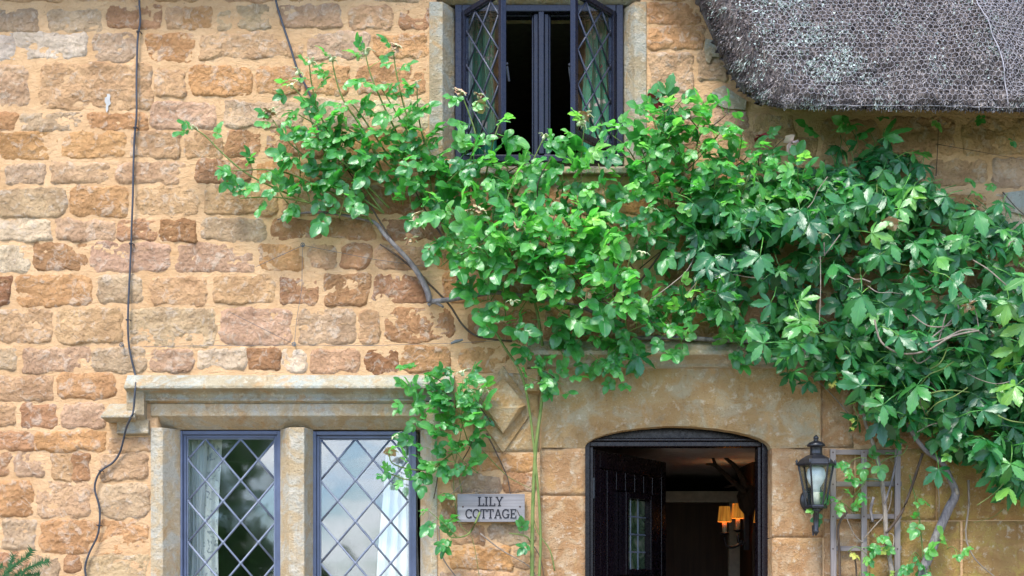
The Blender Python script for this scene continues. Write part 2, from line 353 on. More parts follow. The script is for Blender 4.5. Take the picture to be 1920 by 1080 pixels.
TONE = dict(o=(0.55, 0.325, 0.15), b=(0.42, 0.245, 0.125), t=(0.54, 0.355, 0.20), g=(0.52, 0.39, 0.245), w=(0.66, 0.575, 0.47), c=(0.68, 0.57, 0.38), m=(0.56, 0.38, 0.20), d=(0.33, 0.18, 0.09), p=(0.52, 0.355, 0.22))
NST = [0]
def stone(x0, y0, x1, y1, tone='t', proud=None, rough=1.0, tilt=True):
    """one wall stone; pixel bounds are what shows of it above the mortar"""
    NST[0] += 1; k = NST[0]
    wx0, wx1, wz0, wz1 = X(x0), X(x1), Z(y1), Z(y0)
    w, h = wx1 - wx0, wz1 - wz0; cx, cz = (wx0 + wx1) / 2, (wz0 + wz1) / 2
    proud = rnd.uniform(0.003, 0.008) if proud is None else proud
    mg = 0.016; nx = max(10, int((w + 2 * mg) / 0.0085)); nz = max(8, int((h + 2 * mg) / 0.0085))
    u = np.linspace(-w / 2 - mg, w / 2 + mg, nx); v = np.linspace(-h / 2 - mg, h / 2 + mg, nz); U, V = np.meshgrid(u, v)
    sx, sz = cx + U + k * 3.1, cz + V + k * 1.7
    rc = min(w, h) * rnd.uniform(0.10, 0.30)
    sl = rnd.uniform(-0.05, 0.05) if tilt else 0; sk = rnd.uniform(-0.07, 0.07) if tilt else 0
    UU = U + V * sk; VV = V + U * sl * 0.6
    qx = np.abs(UU) - (w / 2 - rc); qz = np.abs(VV) - (h / 2 - rc)
    d = rc - np.hypot(np.maximum(qx, 0), np.maximum(qz, 0)) - np.minimum(np.maximum(qx, qz), 0)
    d = d + fbm(sx * 11, sz * 12, k % 9, 4, 0.6) * 0.0115 + 0.0052
    t = np.clip(d / rnd.uniform(0.008, 0.018), -0.7, 1); e = np.where(t > 0, 1 - (1 - np.clip(t, 0, 1)) ** 2.2, t)
    hgt = proud * e + rough * (fbm(sx * 8, sz * 13, 3 + k % 7, 4, 0.6) * 0.0052 + np.abs(fbm(sx * 26, sz * 34, 1, 2)) * 0.0045 - 0.0016) * np.clip(t + 0.3, 0, 1)
    hgt += (U * rnd.uniform(-0.02, 0.02) + V * rnd.uniform(-0.05, 0.03)) * np.clip(t, 0, 1)
    hgt = np.where(t < 0, np.minimum(hgt, 0.012 * t), hgt)
    P = np.stack([U, -hgt, V], -1).reshape(-1, 3)
    F = [(j * nx + i, j * nx + i + 1, (j + 1) * nx + i + 1, (j + 1) * nx + i) for j in range(nz - 1) for i in range(nx - 1)]
    ring = [i for i in range(nx)] + [j * nx + nx - 1 for j in range(1, nz)] + [(nz - 1) * nx + i for i in range(nx - 2, -1, -1)] + [j * nx for j in range(nz - 2, 0, -1)]
    b0 = len(P); back = P[ring].copy(); back[:, 1] = 0.09; P = np.vstack([P, back]); n = len(ring)
    F += [(ring[(i + 1) % n], ring[i], b0 + i, b0 + (i + 1) % n) for i in range(n)] + [tuple(b0 + i for i in reversed(range(n)))]
    o = link('stone', nmesh('stone', P, F, M['stone']), wall); o.location = (cx, 0, cz)
    c = TONE[tone]; j = rnd.uniform(0.90, 1.10); o.color = (c[0] * j * 1.02, c[1] * j * 0.955 * rnd.uniform(0.97, 1.03), c[2] * j * 0.96 * rnd.uniform(0.93, 1.07), 1)
    return o
STONES = '''
-6 18 70 57 g|92 20 190 58 g|202 10 304 53 b|312 15 342 55 t|344 14 396 53 o|407 17 435 52 g|445 12 505 54 g|525 10 640 52 p|655 12 735 55 m|750 8 804 55 b
-6 65 28 112 w|31 62 162 108 w|173 64 258 112 g|276 65 364 115 o|376 63 565 108 t|577 62 690 110 g|700 66 800 110 o
-6 122 55 200 p|76 120 284 204 t|293 130 347 180 t|358 126 470 180 o|481 126 565 175 o|575 128 655 178 o|668 122 795 178 o
-6 212 30 243 o|40 213 155 245 g|167 213 275 242 o|283 193 405 242 p|420 192 568 240 g|582 188 690 240 g|702 188 802 240 c
-6 248 108 300 o|120 248 233 296 o|248 246 337 296 t|347 246 414 295 t|425 246 488 292 b|500 243 640 294 b|655 245 800 298 o
-20 310 4 345 b|10 310 82 345 g|97 306 205 342 p|216 304 352 343 p|368 300 470 342 b|482 305 600 342 o|618 303 742 345 b|758 304 848 344 o
-6 353 124 408 g|133 352 240 407 o|258 350 372 402 m|384 350 520 402 m|532 355 650 402 t|668 352 790 402 b|806 350 900 402 o
-6 412 97 451 c|105 413 215 450 p|223 413 296 451 b|301 412 368 453 d|377 410 497 451 g|510 412 602 450 b|612 412 702 446 b|716 412 830 450 b|846 410 940 450 o
-6 460 56 511 c|64 456 163 507 b|170 456 320 510 p|332 458 474 510 p|487 458 570 507 o|580 460 630 505 t|640 458 694 503 b|704 462 800 503 t|816 460 930 505 o
-6 519 20 571 d|31 518 173 573 o|184 517 268 568 g|282 518 386 570 t|400 517 514 568 t|525 518 594 570 b|609 514 692 570 b|700 517 804 568 b|830 515 930 565 o
-6 580 100 642 t|105 577 230 643 m|243 579 404 649 g|414 579 545 646 p|560 579 665 644 g|674 582 712 645 t|722 580 850 640 b|880 585 1005 640 b
-6 655 30 693 g|42 653 167 697 p|174 653 272 697 g|282 655 362 697 p|371 654 460 690 c|466 653 522 692 b|527 655 575 696 c|583 656 671 698 t|687 655 747 698 d|752 650 845 698 b|863 652 952 696 o
-6 706 99 750 t|108 700 217 746 o
-6 758 30 797 t|40 759 105 802 b|117 757 195 800 p
-6 809 62 843 b|67 809 198 845 o|205 822 280 848 t
-6 850 18 890 b|30 850 84 896 p|98 850 134 900 t|137 850 170 902 b|187 852 278 899 p
-6 901 63 968 o|70 905 172 972 p|185 908 278 970 g
6 974 65 1030 g|76 976 278 1036 o
-6 1036 52 1084 b|60 1040 110 1090 g|119 1040 150 1072 b|160 1042 278 1088 g
890 851 1003 884 o|826 850 878 900 t|850 892 938 925 g|945 888 1003 922 b|828 934 862 982 b|846 986 908 1020 t|918 984 1003 1018 g|845 1026 958 1068 o|964 1026 1003 1066 p|828 1074 1003 1108 t
1216 50 1320 92 o|1218 98 1300 172 p|1310 100 1362 150 g|1216 8 1310 45 o|1218 178 1330 222 g|1342 206 1402 238 p|1412 216 1490 262 m|1218 230 1330 290 t|1345 246 1470 300 m|1480 258 1532 302 t|1540 226 1650 300 m|1664 220 1790 290 t|1806 222 1926 290 m
1480 310 1600 352 o|1612 306 1730 350 t|1745 300 1850 345 m|1862 300 1926 350 g|1224 300 1330 350 o|1345 308 1468 352 b
1000 350 1110 402 b|1122 352 1240 402 o|912 352 990 402 o|955 412 1060 450 b|1075 410 1180 450 o|945 460 1040 505 b|1055 458 1180 506 o|945 516 1060 566 b|1075 516 1200 566 b|1020 584 1120 638 o|1135 582 1240 638 b
1256 360 1370 410 b|1250 420 1380 470 o|1246 482 1390 540 b|1215 548 1330 600 o|1345 550 1480 605 b|1256 606 1390 640 b|1400 612 1520 642 o
1396 420 1510 480 b|1404 490 1520 545 o|1500 552 1620 610 b|1382 362 1480 410 o|1494 362 1600 412 b|1526 424 1640 480 o|1614 360 1740 412 b|1755 364 1850 420 o|1864 366 1926 440 c|1656 424 1770 482 b|1784 432 1926 490 o|1536 490 1660 545 b|1676 494 1800 550 o|1814 500 1926 556 b|1634 560 1740 620 o|1754 562 1926 626 b
1560 640 1680 715 b|1694 634 1800 715 o|1814 640 1926 716 b|1556 728 1650 832 o|1664 728 1790 840 b|1804 728 1926 840 o
'''
for ln in STONES.strip().split('\n'):
    for s in ln.split('|'):
        a = s.split(); stone(*[float(q) for q in a[:4]], a[4])
def fill(x0, x1, rows, wmin=70, wmax=150):
    for (ya, yb) in rows:
        x = x0 + rnd.uniform(0, 6)
        while x < x1 - 25:
            w = min(rnd.uniform(wmin, wmax), x1 - x)
            stone(x, ya + rnd.uniform(0, 3), x + w - 13, yb - rnd.uniform(0, 3), rnd.choice('ttoobpgm')); x += w
fill(-6, 800, [(-44, 3)], 90, 190); fill(1216, 1300, [(-44, 2)])
LR = [(8, 57), (62, 112), (120, 200), (212, 243), (248, 300), (308, 345), (353, 408), (412, 451), (458, 511), (518, 571), (580, 643), (655, 695), (705, 750), (758, 800), (809, 845), (850, 898), (902, 970), (976, 1034), (1042, 1088)]
fill(-250, -14, LR, 90, 150); fill(-250, 280, [(1098, 1150), (1158, 1205)], 90, 150)

def ashlar(px0, py0, px1, py1, p=0.006, mat='ashlar', back=0.28, name='jamb_stone', parent=None, bev=0.006):
    """squared block with a slightly uneven dressed face"""
    nx = max(4, int((px1 - px0) / 8)); nz = max(4, int((py1 - py0) / 8)); x0, x1, z0, z1 = X(px0), X(px1), Z(py1), Z(py0)
    U, V = np.meshgrid(np.linspace(x0, x1, nx), np.linspace(z0, z1, nz)); e = np.minimum(np.minimum(U - x0, x1 - U), np.minimum(V - z0, z1 - V))
    hh = p + fbm(U * 9, V * 9, 6, 3) * 0.0022 - 0.003 * np.clip(1 - e / 0.010 + fbm(U * 30, V * 30, 2, 2) * 0.5, 0, 1)
    P = np.stack([U, -hh, V], -1).reshape(-1, 3); F = [(j * nx + i, j * nx + i + 1, (j + 1) * nx + i + 1, (j + 1) * nx + i) for j in range(nz - 1) for i in range(nx - 1)]
    ring = [i for i in range(nx)] + [j * nx + nx - 1 for j in range(1, nz)] + [(nz - 1) * nx + i for i in range(nx - 2, -1, -1)] + [j * nx for j in range(nz - 2, 0, -1)]
    b0 = len(P); bk = P[ring].copy(); bk[:, 1] = back; P = np.vstack([P, bk]); n = len(ring)
    F += [(ring[(i + 1) % n], ring[i], b0 + i, b0 + (i + 1) % n) for i in range(n)] + [tuple(b0 + i for i in reversed(range(n)))]
    me = nmesh(name, P, F, M[mat]); fl = [True] * len(F)
    for i in range(len(F) - n - 1, len(F)): fl[i] = False
    me.polygons.foreach_set('use_smooth', fl)
    return link(name, me, parent or wall)
# big squared blocks beside the trellis
for a in ((1545, 842, 1602, 970, 0.006, 'ashlar'), (1604, 842, 1754, 975, 0.008, 'lichen_block'), (1756, 842, 1925, 975, 0.006, 'lichen_block'), (1545, 973, 1625, 1085, 0.005, 'ashlar'), (1630, 978, 1800, 1130, 0.008, 'lichen_block'), (1805, 977, 1930, 1130, 0.005, 'lichen_block'), (1930, 846, 2100, 972, 0.006, 'ashlar'), (1935, 978, 2100, 1130, 0.006, 'ashlar')):
    ashlar(*a, name='ashlar_block')
# bird droppings on the long stone
def splat(pts, p):
    m = MB(); c = Vector((sum(q[0] for q in pts) / len(pts), sum(q[1] for q in pts) / len(pts)))
    m.v = [tuple(W(c[0], c[1], p + 0.001))] + [tuple(W(q[0], q[1], p)) for q in pts] + [tuple(W(q[0], q[1], p - 0.02)) for q in pts]
    n = len(pts); m.f = [(0, 1 + (i + 1) % n, 1 + i) for i in range(n)] + [(1 + i, 1 + (i + 1) % n, 1 + n + (i + 1) % n, 1 + n + i) for i in range(n)]
    return m
M['lime_white'] = m_plain('chalk_white_splash', (0.42, 0.40, 0.37), 0.8, 0.2)
for pts in ([(193, 181), (197, 177), (199, 170), (203, 172), (207, 180), (206, 187), (208, 194), (203, 199), (203, 206), (200, 211), (198, 205), (199, 196), (196, 190), (197, 185)], [(190, 222), (193, 219), (195, 224), (192, 232), (190, 230)]):
    splat(pts, 0.0052).build('bird_dropping', M['lime_white'], wall)
# pale lime patches by the thatch
for pts in ([(1323, 72), (1336, 75), (1348, 98), (1350, 108), (1336, 106), (1330, 119), (1324, 115), (1320, 92)], [(1338, 168), (1358, 160), (1380, 176), (1400, 188), (1398, 206), (1362, 203), (1342, 196), (1334, 176)], [(1880, 362), (1925, 356), (1925, 405), (1890, 395)]):
    splat(pts, 0.016).build('mortar_patch', M['trim_pale'], wall)

# ---------------------------------------------------------------- lower mullioned window
def jamb_profile(px_out, px_mid, px_in, py0, zbot, p_face, p_in, p_back, name, parent, mat='trim'):
    """splayed stone jamb: flat face then a chamfer running in to the glass"""
    pts = [(X(px_out), -p_face), (X(px_mid), -p_face), (X(px_in), -p_in), (X(px_in), -p_back), (X(px_out), -p_back)]
    m = MB(); m.prism([(a, b, 0) for a, b in pts], (0, 0, zbot), (0, 0, Z(py0))); return m.build(name, M[mat], parent, bevel=0.004)
def cham(px, p):  # pixel of a wall-plane coordinate after going back
    return px
SB = 1.0
def head_profile(px0, px1, py_top, py_mid, py_in, p_face, p_in, p_back, name, parent, mat='trim'):
    m = MB(); pts = [(-p_face, Z(py_top)), (-p_face, Z(py_mid)), (-p_in, Z(py_in)), (-p_back, Z(py_in)), (-p_back, Z(py_top))]
    m.prism([(0, a, b) for a, b in pts], (X(px0), 0, 0), (X(px1), 0, 0)); return m.build(name, M[mat], parent, bevel=0.004)
win = head_profile(283, 820, 757, 780, 802, 0.010, -0.085, -0.30, 'window', cottage)
win['label'] = 'stone mullioned window with two leaded casements'
# inner edges are set in wall-plane units so that the glass line falls behind them
jamb_profile(283, 306, 330, 802, SB, 0.009, -0.085, -0.30, 'jamb', win); jamb_profile(820, 808, 786, 802, SB, 0.009, -0.085, -0.30, 'jamb', win)
m = MB(); mp = [(X(543), -0.009), (X(571), -0.009), (X(582), 0.085), (X(582), 0.30), (X(520), 0.30), (X(520), 0.085)]
m.prism([(a, b, 0) for a, b in mp], (0, 0, SB), (0, 0, Z(801.5))); m.build('mullion', M['trim'], win, bevel=0.004)
m = MB(); mp = [(X(540), Z(781)), (X(557), Z(776)), (X(574), Z(781)), (X(574), Z(803)), (X(540), Z(803))]
m = MB(); m.box(X(270), X(833), -0.06, 0.30, SB - 0.12, SB); m.build('sill', M['trim_grey'], win, bevel=0.008)

def clip_poly(poly, x0, x1, z0, z1):
    def cl(P, ax, lim, sgn):
        o = []
        for i in range(len(P)):
            a, b = P[i], P[(i + 1) % len(P)]; da, db = sgn * (a[ax] - lim), sgn * (b[ax] - lim)
            if da >= 0: o.append(a)
            if (da > 0 > db) or (da < 0 < db):
                t = da / (da - db); o.append((a[0] + (b[0] - a[0]) * t, a[1] + (b[1] - a[1]) * t))
        return o
    for ax, lim, sg in ((0, x0, 1), (0, x1, -1), (1, z0, 1), (1, z1, -1)):
        poly = cl(poly, ax, lim, sg)
        if len(poly) < 3: return []
    return poly
def lattice(x0, x1, z0, z1, dx, dz, ox, oz, y, parent, frame_name, glass, lead, T=None, r=0.0052, tilt=0.006, knots=True):
    """diamond quarries in lead: every pane its own piece. ox, oz is a node of the lattice. T maps local (x, y, z) to the world"""
    T = T or Matrix.Identity(4); out = []
    ni = int((x1 - x0) / dx) + 3; nj = int((z1 - z0) / dz) + 3
    for i in range(-ni, ni + 1):
        for j in range(-nj, nj + 1):
            if (i + j) % 2: continue
            cx, cz = ox + i * dx, oz + j * dz          # pane centre; nodes sit at (i+j) odd
            poly = clip_poly([(cx - dx, cz), (cx, cz - dz), (cx + dx, cz), (cx, cz + dz)], x0, x1, z0, z1)
            if len(poly) < 3: continue
            ar = abs(sum(poly[k][0] * poly[(k + 1) % len(poly)][1] - poly[(k + 1) % len(poly)][0] * poly[k][1] for k in range(len(poly)))) / 2
            if ar < 2e-4: continue
            a, b = rnd.gauss(0, tilt), rnd.gauss(0, tilt)
            f = [T @ Vector((q[0], y + (q[0] - cx) * a + (q[1] - cz) * b, q[1])) for q in poly]
            nrm = (T.to_3x3() @ Vector((0, 1, 0))) * 0.002
            m = MB(); m.prism(f, (0, 0, 0), nrm); m.build('pane', glass, parent)
    m = MB()
    sl = dz / dx; L_ = (z1 - z0) + (x1 - x0) * sl
    for sgn in (1, -1):
        c0 = oz - sgn * sl * ox + dz                     # lines through nodes
        k0 = int(-2 * L_ / dz) - 2
        for k in range(k0, -k0 + 1):
            c = c0 + 2 * k * dz; pts = []
            xa, xb = x0, x1
            za, zb = sgn * sl * xa + c, sgn * sl * xb + c
            lo, hi = 0.0, 1.0
            d = zb - za
            t0, t1 = (z0 - za) / d, (z1 - za) / d
            lo, hi = max(0, min(t0, t1)), min(1, max(t0, t1))
            if hi - lo < 0.01: continue
            p0 = (xa + (xb - xa) * lo, za + d * lo); p1 = (xa + (xb - xa) * hi, za + d * hi)
            yy = y - 0.001 if sgn > 0 else y - 0.0022
            m.tube([T @ Vector((p0[0], yy, p0[1])), T @ Vector((p1[0], yy, p1[1]))], r, 6)
    if knots:
        for i in range(-ni, ni + 1):
            for j in range(-nj, nj + 1):
                if (i + j) % 2 == 0: continue
                cx, cz = ox + i * dx, oz + j * dz
                if x0 < cx < x1 and z0 < cz < z1:
                    c = T @ Vector((cx, y - 0.003, cz)); m.lathe(tuple(c), [(0.001, 0.0055), (0.006, 0.004), (0.0095, 0.0), (0.0095, -0.004)], 8, 'y')
    m.build('lead_lattice', lead, parent, smooth=True)
def ring_frame(m, x0, x1, z0, z1, w, y0, y1, T=None):
    b = len(m.v)
    m.box(x0, x0 + w, y0, y1, z0, z1); m.box(x1 - w, x1, y0, y1, z0, z1); m.box(x0 + w, x1 - w, y0 + 0.0005, y1, z1 - w, z1); m.box(x0 + w, x1 - w, y0 + 0.0005, y1, z0, z0 + w)
    if T is not None:
        for k in range(b, len(m.v)): m.v[k] = tuple(T @ Vector(m.v[k]))
    return m
def low_casement(pxa, pxb, pyt, node):
    """steel casement with outer frame, inner bead and lattice; glass 0.12 m behind the wall face"""
    p = -0.10; A, B = W(pxa, pyt, p), W(pxb, pyt, p); zb = SB
    m = MB(); ring_frame(m, A.x, B.x, zb, A.z, 0.019, 0.085, 0.125); cf = m.build('casement', M['steel'], win, bevel=0.003)
    m = MB(); ring_frame(m, A.x + 0.019, B.x - 0.019, zb + 0.019, A.z - 0.019, 0.014, 0.100, 0.135); m.build('casement_bead', M['steel'], win, bevel=0.002)
    m = MB(); ring_frame(m, A.x + 0.033, B.x - 0.033, zb + 0.033, A.z - 0.033, 0.006, 0.110, 0.128); m.build('glazing_lead', M['lead'], win, bevel=0.001)
    N0 = W(node[0], node[1], -0.118); k = (DIST + 0.118) / DIST / PPM
    lattice(A.x + 0.036, B.x - 0.036, zb + 0.036, A.z - 0.036, 33.0 * k, 38.8 * k, N0.x + 33.0 * k, N0.z, 0.118, win, 'window', M['glass'], M['lead'])
low_casement(336, 528, 808, (418.5, 862)); low_casement(586, 781, 809, (633.5, 862))

# hood mould above the lower window
def hood(px0, px1, prof, name, parent, mat='trim_pale'):
    m = MB(); m.prism([(0, -p, Z(y)) for p, y in prof], (X(px0), 0, 0), (X(px1), 0, 0)); return m.build(name, M[mat], parent, bevel=0.003)
hm = hood(242, 852, [(0.0, 704), (0.028, 705), (0.088, 728), (0.088, 733), (0.040, 738), (0.028, 741), (0.026, 748), (0.034, 751), (0.034, 753), (0.004, 757), (-0.1, 757), (-0.1, 704)], 'hood_mould', cottage)
hm['label'] = 'pale stone hood mould above the mullioned window'
def wedge(x0, x1, prof, mat, parent, name): return hood(x0, x1, prof, name, parent, mat)
wedge(243, 276, [(0.0, 734), (0.055, 734), (0.055, 780), (0.03, 790), (0.0, 790), (-0.1, 790), (-0.1, 734)], 'trim_grey', hm, 'drop')
m = MB()                                               # stop block with weathered top
f0, f1 = X(199), X(262)
m.v = [(X(206), -0.004, Z(757)), (X(258), -0.004, Z(757)), (f0, -0.088, Z(783)), (f1, -0.088, Z(783)), (f0, -0.088, Z(787)), (f1, -0.088, Z(787)), (X(204), -0.028, Z(793)), (X(258), -0.028, Z(793)), (X(206), 0.05, Z(757)), (X(258), 0.05, Z(757)), (X(204), 0.05, Z(793)), (X(258), 0.05, Z(793))]
m.f = [(0, 2, 3, 1), (2, 4, 5, 3), (4, 6, 7, 5), (0, 8, 10, 6, 4, 2), (1, 3, 5, 7, 11, 9), (0, 1, 9, 8), (6, 10, 11, 7)]
m.build('label_stop', M['trim_grey'], hm, bevel=0.003)
wedge(222, 281, [(0.0, 788), (0.030, 788), (0.026, 808), (0.034, 811), (0.034, 814), (0.0, 817), (-0.1, 817), (-0.1, 788)], 'trim_grey', hm, 'label_stop_base')
wedge(800, 852, [(0.0, 757), (0.055, 757), (0.055, 800), (0.0, 808), (-0.1, 808), (-0.1, 757)], 'trim_grey', hm, 'drop')

# ---------------------------------------------------------------- upper window
up = head_profile(800, 1216, -46, -16, -3, 0.008, -0.075, -0.30, 'window', cottage); up['label'] = 'upper window with two dark casements swung open'
jamb_profile(805, 830, 851, 4, Z(330), 0.008, -0.075, -0.30, 'jamb', up, 'trim_grey'); jamb_profile(1212, 1190, 1171, 4, Z(330), 0.008, -0.075, -0.30, 'jamb', up, 'trim_grey')
m = MB(); m.prism([(0, -0.05, Z(320)), (0, -0.05, Z(331)), (0, 0.3, Z(331)), (0, 0.3, Z(305)), (0, 0.06, Z(305))], (X(802), 0, 0), (X(1214), 0, 0)); m.build('sill', M['trim_grey'], up, bevel=0.006)
fp = -0.055
a0, a1 = W(853, 8, fp), W(1169, 303, fp)
m = MB(); ring_frame(m, a0.x, a1.x, a1.z, a0.z, 0.034, -fp, 0.15); m.build('window_frame', M['steel_dark'], up, bevel=0.004)
c0, c1 = W(1001, 10, fp), W(1029, 300, fp)
m = MB(); m.box(c0.x + 0.022, c1.x - 0.022, 0.050, 0.16, a1.z + 0.034, a0.z - 0.034); m.box(c0.x, c0.x + 0.022, 0.075, 0.15, a1.z + 0.034, a0.z - 0.034); m.box(c1.x - 0.022, c1.x, 0.075, 0.15, a1.z + 0.034, a0.z - 0.034); m.build('mullion', M['steel_dark'], up, bevel=0.004)
m = MB()
for xa, xb in ((a0.x + 0.034, c0.x), (c1.x, a1.x - 0.034)):
    ring_frame(m, xa, xb, a1.z + 0.034, a0.z - 0.034, 0.009, 0.09, 0.14)
m.build('rebate_frame', M['steel_dark'], up, bevel=0.003)
def open_casement(hx, free_dx, ang, sgn):
    """casement hinged at hx, swung out towards the garden by ang"""
    w = free_dx; z0, z1 = a1.z + 0.036, a0.z - 0.036
    Rm = Matrix.Rotation(R(-ang * sgn), 4, 'Z'); T = Matrix.Translation((hx, 0.060, 0)) @ Rm
    x0, x1 = (0.0, w) if sgn > 0 else (-w, 0.0)
    m = MB(); ring_frame(m, x0, x1, z0, z1, 0.026, -0.014, 0.014, T); m.build('casement', M['steel_dark'], up, bevel=0.003)
    m = MB(); ring_frame(m, x0 + 0.026, x1 - 0.026, z0 + 0.026, z1 - 0.026, 0.007, -0.008, 0.008, T); m.build('casement_bead', M['steel_dark'], up)
    lattice(x0 + 0.03, x1 - 0.03, z0 + 0.03, z1 - 0.03, 0.066, 0.080, (x0 + x1) / 2, z0 + 0.16, 0.0, up, 'window', M['glass_clear'], M['lead_dark'], T, 0.0046, 0.002, False)
    m = MB(); hp = T @ Vector(((x1 if sgn > 0 else x0) - sgn * 0.02, 0.03, (z0 + z1) / 2)); m.tube([hp, hp + Vector((0.0, 0.03, 0.0)), hp + Vector((0.01, 0.035, -0.07))], 0.006, 6); m.build('casement_handle', M['black_iron'], up)
open_casement(W(869, 0, -0.06).x, 0.345, 56, 1); open_casement(W(1151, 0, -0.06).x, 0.345, 53, -1)

# ---------------------------------------------------------------- doorway
ARCH = [(1097, 840), (1099, 833), (1104, 827), (1116, 820), (1136, 813), (1165, 806.5), (1205, 801), (1245, 798), (1271, 797.5), (1300, 798.5), (1340, 802), (1380, 808), (1410, 815), (1428, 821), (1440, 828), (1445, 834), (1447, 840)]
OUTER = [(1052, 840), (1058, 822), (1068, 808), (1085, 795), (1108, 783), (1145, 770), (1195, 760), (1240, 756), (1271, 755), (1305, 756), (1345, 760), (1385, 768), (1420, 780), (1448, 795), (1470, 808), (1482, 822), (1488, 840)]
def make_lintel():
    m = MB(); n = len(ARCH); pf, pi = 0.016, -0.028
    TOP = [(1015 + (1536 - 1015) * i / (n - 1), 690) for i in range(n)]; TOP[0] = (1015, 690)
    BT = [(1015, 840)] + TOP[1:-1] + [(1536, 840)]
    for i, q in enumerate(OUTER): m.v.append((X(q[0]), -pf, Z(q[1])))
    for i, q in enumerate(ARCH): m.v.append((X(q[0]), -pi, Z(q[1])))
    for i, q in enumerate(ARCH): m.v.append((X(q[0]), 0.11, Z(q[1])))
    for i, q in enumerate(TOP): m.v.append((X(q[0]), -pf, Z(q[1])))
    for i, q in enumerate(TOP): m.v.append((X(q[0]), 0.25, Z(q[1])))
    A, B, C, D = 0, n, 2 * n, 3 * n
    for i in range(n - 1):
        m.f += [(B + i, B + i + 1, A + i + 1, A + i), (C + i, C + i + 1, B + i + 1, B + i), (A + i, A + i + 1, D + i + 1, D + i), (D + i, D + i + 1, D + n + i + 1, D + n + i)]
    b = len(m.v); m.v += [(X(1015), -pf, Z(840)), (X(1536), -pf, Z(840)), (X(1015), 0.25, Z(840)), (X(1536), 0.25, Z(840))]
    m.f += [(A, D, b), (D + n - 1, A + n - 1, b + 1), (b, D, D + n, b + 2), (D + n - 1, b + 1, b + 3, D + 2 * n - 1), (b, A, B, C, b + 2)[::-1], (b + 1, A + n - 1, B + n - 1, C + n - 1, b + 3)]
    return m.build('doorway', M['lintel'], cottage)
dw = make_lintel(); dw['label'] = 'flat arched stone lintel over the open front door'
ashlar(1013, 841, 1097, 929.5, 0.010, 'ashlar', parent=dw); ashlar(1013, 930.5, 1097, 1105, 0.009, 'ashlar', parent=dw); ashlar(1013, 1107, 1097, 1725, 0.010, 'ashlar', parent=dw)
ashlar(1447, 841, 1543, 1008, 0.010, 'ashlar', parent=dw); ashlar(1447, 1009.5, 1541, 1190, 0.009, 'ashlar', parent=dw); ashlar(1447, 1192, 1541, 1725, 0.009, 'ashlar', parent=dw)
ashlar(888, 700, 1011, 847, 0.007, 'lintel', parent=dw, name='lintel_block', back=0.05); ashlar(1540, 692, 1600, 840, 0.006, 'ashlar', parent=dw, name='lintel_block', back=0.05)
MB().pbox(1018, 842, 1094, 1725, -0.27, 0.006).build('joint_mortar', M['mortar'], dw); MB().pbox(1450, 842, 1538, 1725, -0.27, 0.006).build('joint_mortar', M['mortar'], dw)
dh = hood(988, 1546, [(0.0, 640), (0.03, 642), (0.095, 664), (0.095, 671), (0.05, 678), (0.034, 684), (0.034, 690), (0.0, 694), (-0.1, 694), (-0.1, 640)], 'door_hood_mould', dw, 'trim_grey')
wedge(988, 1012, [(0.0, 694), (0.04, 694), (0.04, 735), (0.0, 740), (-0.04, 740), (-0.04, 694)], 'lintel', dw, 'drop')
def diamond(cx, cy, hx, hy, p0, p1, ridge, mat, name):
    m = MB(); q = [(cx, cy - hy), (cx + hx, cy), (cx, cy + hy), (cx - hx, cy)]
    m.v = [tuple(Vector((X(a), 0.03, Z(b)))) for a, b in q] + [(X(a), -p0, Z(b)) for a, b in q] + [(X(cx - hx * ridge), -p1, Z(cy + 6)), (X(cx + hx * ridge), -p1, Z(cy + 6))]
    m.f = [(0, 1, 5, 4), (1, 2, 6, 5), (2, 3, 7, 6), (3, 0, 4, 7), (4, 5, 9, 8), (6, 7, 8, 9), (5, 6, 9), (7, 4, 8), (0, 3, 2, 1)]
    return m.build(name, M[mat], dw, bevel=0.003)
diamond(943, 768, 58, 82, 0.016, 0.018, 0.2, 'lintel', 'label_stop_slab'); diamond(943, 762, 43, 52, 0.040, 0.062, 0.7, 'lintel', 'label_stop')
# timber frame
def jambbox(pxa, pxb, y0, y1, zt, name='door_frame'):
    return MB().box(X(pxa), X(pxb), y0, y1, 0.0, zt).build(name, M['doorpaint'], dw, bevel=0.004)
zh = Z(833)
jambbox(1090, 1108, 0.10, 0.20, Z(812)); jambbox(1108.2, 1115, 0.115, 0.20, zh); jambbox(1436, 1456, 0.10, 0.20, Z(812)); jambbox(1429, 1435.8, 0.115, 0.20, zh)
m = MB(); m.box(X(1108.3), X(1435.7), 0.112, 0.20, Z(833), Z(823)); m.build('frame_head', M['doorpaint'], dw, bevel=0.004)
m = MB(); m.box(X(1108.4), X(1435.6), 0.118, 0.20, Z(822.8), Z(816)); m.build('frame_head', M['doorpaint'], dw, bevel=0.005)
m = MB(); m.box(X(1095), X(1450), 0.14, 0.20, Z(815.8), Z(780)); m.build('arch_infill', M['doorpaint'], dw)
